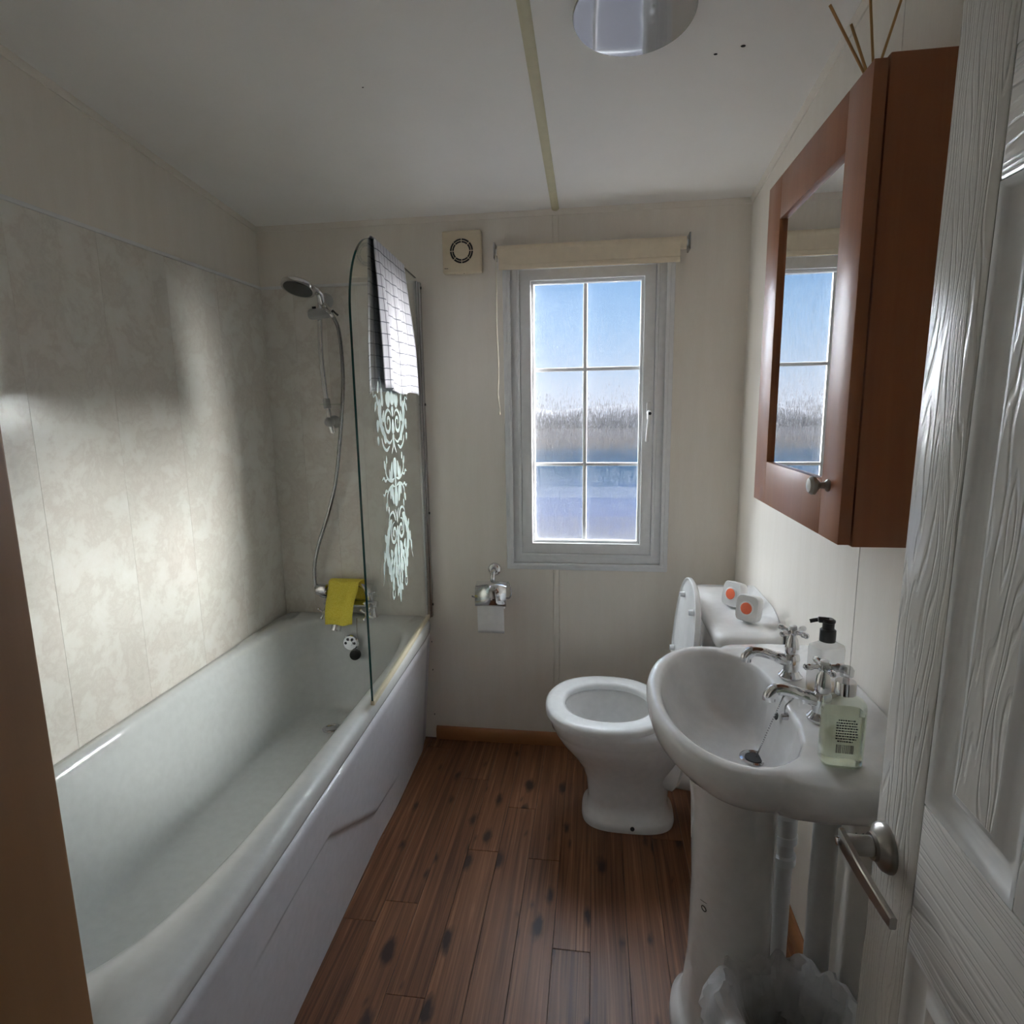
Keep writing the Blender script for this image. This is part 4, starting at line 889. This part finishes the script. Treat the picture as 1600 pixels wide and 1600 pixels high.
# ------------------------------------------------------------------ waste bin with liner
bn = thing('waste_bin', (.388, 1.042, 0), 'white waste bin with crumpled liner beside the basin pedestal', 'bin')
build('bucket', M().lathe([(.080, 0), (.083, .004), (.112, .262), (.115, .268), (.108, .268), (.080, .01)], (.388, 1.042, 0), (0, 0, 1), 36), 'white_plastic', bn)
def bag():
    m = M(); nr, na = 26, 96; rings = []
    for i in range(nr + 1):
        t = i / nr; r_ = []
        for k in range(na):
            a = 2 * pi * k / na; v_ = Vec((cos(a) * 2.2, sin(a) * 2.2, t * 4)); nz = mnoise.noise(v_ * 1.3) ; n2 = mnoise.noise(v_ * 3.1 + Vec((5, 2, 1)))
            if t < .45:   # inside, going up
                q = t / .45; rad = .055 + .048 * q; z = .09 + .195 * q; dr_ = .016 * n2 * (1 - q * .4) + .012 * nz
            elif t < .6:
                q = (t - .45) / .15; rad = .103 + .018 * sin(q * pi / 2) * 1.0; z = .285 + .014 * sin(q * pi); dr_ = .012 * n2; z += .034 * nz + .010 * n2
            else:
                q = (t - .6) / .4; rad = .121 + .022 * q; z = .285 - .135 * q + .02 * nz; dr_ = (.016 + .034 * q) * n2 + .03 * q * nz
            # puffed cuff towards the pedestal and camera
            pf = max(0, cos(a - radians(205))); 
            if t > .4: rad += .050 * pf * sin(min(1, (t - .4) / .5) * pi); z += .018 * pf * (1 if t < .75 else .4)
            r_.append((.388 + (rad + dr_) * cos(a), 1.042 + (rad + dr_) * sin(a), z + .02))
        rings.append(r_)
    m.loft(rings); o = build('liner', m, 'liner_film', bn, angle=30, fixn=False)
bag()

# ------------------------------------------------------------------ mirrored cabinet
CX, CY0, CY1, CZ0, CZ1 = .400, 1.050, 1.600, 1.225, 1.956
cb = thing('mirror_cabinet', (XR, (CY0 + CY1) / 2, CZ0), 'reddish wood wall cabinet with mirrored door above the basin', 'cabinet')
build('carcass', M().box(CX + .023, XR - .001, CY0 + .002, CY1 - .002, CZ0 - .004, CZ1 + .008), 'cherry_wood', cb, bevel=.002)
dr_o = build('door', M().box(CX + .012, CX + .020, CY0 + .01, CY1 - .01, CZ0 + .01, CZ1 - .01), 'cherry_wood', cb)
my0, my1, mz0, mz1 = CY0 + .091, CY1 - .098, CZ0 + .100, CZ1 - .092
def slab(name, y0_, y1_, z0_, z1_): return build(name, M().box(CX, CX + .020, y0_, y1_, z0_, z1_), 'cherry_wood', dr_o, bevel=.0012)
slab('stile', CY0, my0, CZ0, CZ1); slab('stile', my1, CY1, CZ0, CZ1); slab('rail', my0 + .0004, my1 - .0004, CZ0, mz0); slab('rail', my0 + .0004, my1 - .0004, mz1, CZ1)
build('mirror', M().box(CX + .009, CX + .0115, my0, my1, mz0, mz1), 'mirror_silver', dr_o)
build('knob', M().lathe([(.011, 0), (.0105, .003), (.006, .006), (.0055, .014), (.011, .019), (.0165, .023), (.0165, .028), (.012, .033), (.001, .035)], (CX, 1.108, 1.318), (-1, 0, 0), 28), 'satin_steel', dr_o)
# reed diffuser on the cabinet
rdx, rdy, rdz = .492, 1.275, CZ1 + .008
rd = thing('reed_diffuser', (rdx, rdy, rdz), 'reed diffuser with thin wooden sticks on top of the cabinet', 'diffuser')
build('vessel', M().lathe([(.026, 0), (.028, .003), (.028, .05), (.024, .058), (.011, .064), (.011, .074), (.009, .074), (.009, .064)], (rdx, rdy, rdz), (0, 0, 1), 26), 'clear_plastic', rd)
for a, b in (((.505, 1.28, rdz + .02), (.396, 1.25, 2.141)), ((.50, 1.28, rdz + .02), (.433, 1.25, 2.108)), ((.49, 1.27, rdz + .02), (.459, 1.25, 2.165)), ((.475, 1.27, rdz + .02), (.516, 1.25, 2.155))):
    build('reed', M().tube([a, b], .0024, 8), 'reed_wood', rd)

# ------------------------------------------------------------------ ceiling lamp
lx, ly = .072, 1.462; cz = ceil(ly); axn = Vec((0, -.1, -1)).normalized()
cl = thing('ceiling_light', (lx, ly, cz), 'round flush ceiling light with a glossy grey disc', 'ceiling light')
build('base_ring', M().lathe([(.118, 0), (.124, .004), (.124, .016), (.118, .018)], (lx, ly, cz - .0005), axn, 56), 'white_plastic', cl)
build('diffuser', M().lathe([(.128, .016), (.130, .019), (.128, .0225), (.10, .0235), (.05, .0240), (.001, .0242)], (lx, ly, cz - .0005), axn, 64), 'light_acrylic', cl)

# ------------------------------------------------------------------ door
DF, DT, DYH, DYE = .395, .435, .205, .822     # face x, back x, hinge y, free edge y
dz0, dz1 = .01, 2.0
do = structroot('door_1', (DT, DYH, 0), 'white embossed panel door standing open beside the basin')
stw = .106; ya, yb_ = DYE - stw, DYH + stw; ym = (ya + yb_) / 2; mw_ = .045
build('core', M().box(DF + .014, DT - .014, DYH + .004, DYE - .004, dz0 + .004, dz1 - .004), 'white_paint', do)
zr = [dz0, .20, .776, .972, 1.664, 1.785, 1.90, dz1]
def leafpart(name, y0_, y1_, z0_, z1_, mat, xf0, xf1, bev=.003): return build(name, M().box(xf0, xf1, y0_, y1_, z0_, z1_), mat, do, bevel=bev)
for x0, x1 in ((DF, DF + .0155), (DT - .0155, DT)):
    leafpart('stile', ya, DYE, dz0, dz1, 'embossed_white', x0, x1); leafpart('stile', DYH, yb_, dz0, dz1, 'embossed_white', x0, x1)
    for a, b in ((zr[0], zr[1]), (zr[2], zr[3]), (zr[4], zr[5]), (zr[6], zr[7])): leafpart('rail', yb_ + .0005, ya - .0005, a, b, 'embossed_white_cross', x0, x1)
    for a, b in ((zr[1], zr[2]), (zr[3], zr[4]), (zr[5], zr[6])): leafpart('mullion', ym - mw_, ym + mw_, a + .0005, b - .0005, 'embossed_white', x0, x1)
build('edge_lipping', M().box(DF + .002, DT - .002, DYE - .005, DYE + .0005, dz0, dz1), 'white_paint', do)
for a, b in ((zr[1], zr[2]), (zr[3], zr[4]), (zr[5], zr[6])):
    for y0_, y1_ in ((ym + mw_, ya), (yb_, ym - mw_)):
        # ogee moulding then raised field
        prof_ = [(0, .001), (.006, .0015), (.010, .006), (.016, .010), (.022, .0125), (.030, .0125), (.036, .009), (.042, .0055), (.046, .005)]
        rg = []
        for d, x in prof_: rg.append([(DF + x, y0_ + d, a + d), (DF + x, y1_ - d, a + d), (DF + x, y1_ - d, b - d), (DF + x, y0_ + d, b - d)])
        if y1_ - y0_ < .1: pass
        pn = build('panel', M().loft(rg[-1:] + [[(p[0] + .0001, p[1], p[2]) for p in rg[-1]]], False, True), 'embossed_white', do, fixn=False)
        build('moulding', M().loft(rg), 'white_paint', pn, angle=50, fixn=False)
# lever handle on the bathroom side
hy, hz = .787, .853
hd = build('handle_rose', M().lathe([(.033, 0), (.033, .003), (.030, .009), (.019, .016), (.0175, .020)], (DF, hy, hz), (-1, 0, 0), 36), 'satin_steel', do)
build('handle_neck', M().lathe([(.0135, .014), (.0135, .050), (.011, .054)], (DF, hy, hz), (-1, 0, 0), 28), 'satin_steel', hd)
lx_ = DF - .055
lvp = smoothcurve([(lx_, hy + .010, hz + .004), (lx_, hy - .02, hz + .004), (lx_ + .002, hy - .06, hz + .001), (lx_ + .008, hy - .098, hz - .006), (lx_ + .012, hy - .118, hz - .010)], 8)
m = M(); R_ = []
for i, p in enumerate(lvp):
    t = i / (len(lvp) - 1); hh = .013 - .005 * t; ww = .0045 - .0005 * t
    R_.append([(p.x + sx_ * ww, p.y, p.z + sz_ * hh) for sx_, sz_ in ((-1, -.8), (-1, .8), (-.7, 1), (.7, 1), (1, .8), (1, -.8), (.7, -1), (-.7, -1))])
m.loft(R_, True, True); build('handle_lever', m, 'satin_steel', hd, angle=30)
build('privacy_button', M().lathe([(.006, 0), (.006, .005), (.004, .006)], (lx_ - .0045, hy, hz + .004), (-1, 0, 0), 18), 'chrome', hd)
for z in (.25, 1.0, 1.75): build('hinge', M().tube([(DF - .004, DYH - .006, z - .04), (DF - .004, DYH - .006, z + .04)], .006, 12), 'dull_chrome', do)
do.rotation_euler = (radians(1.0), 0, 0); do.location.y += .022
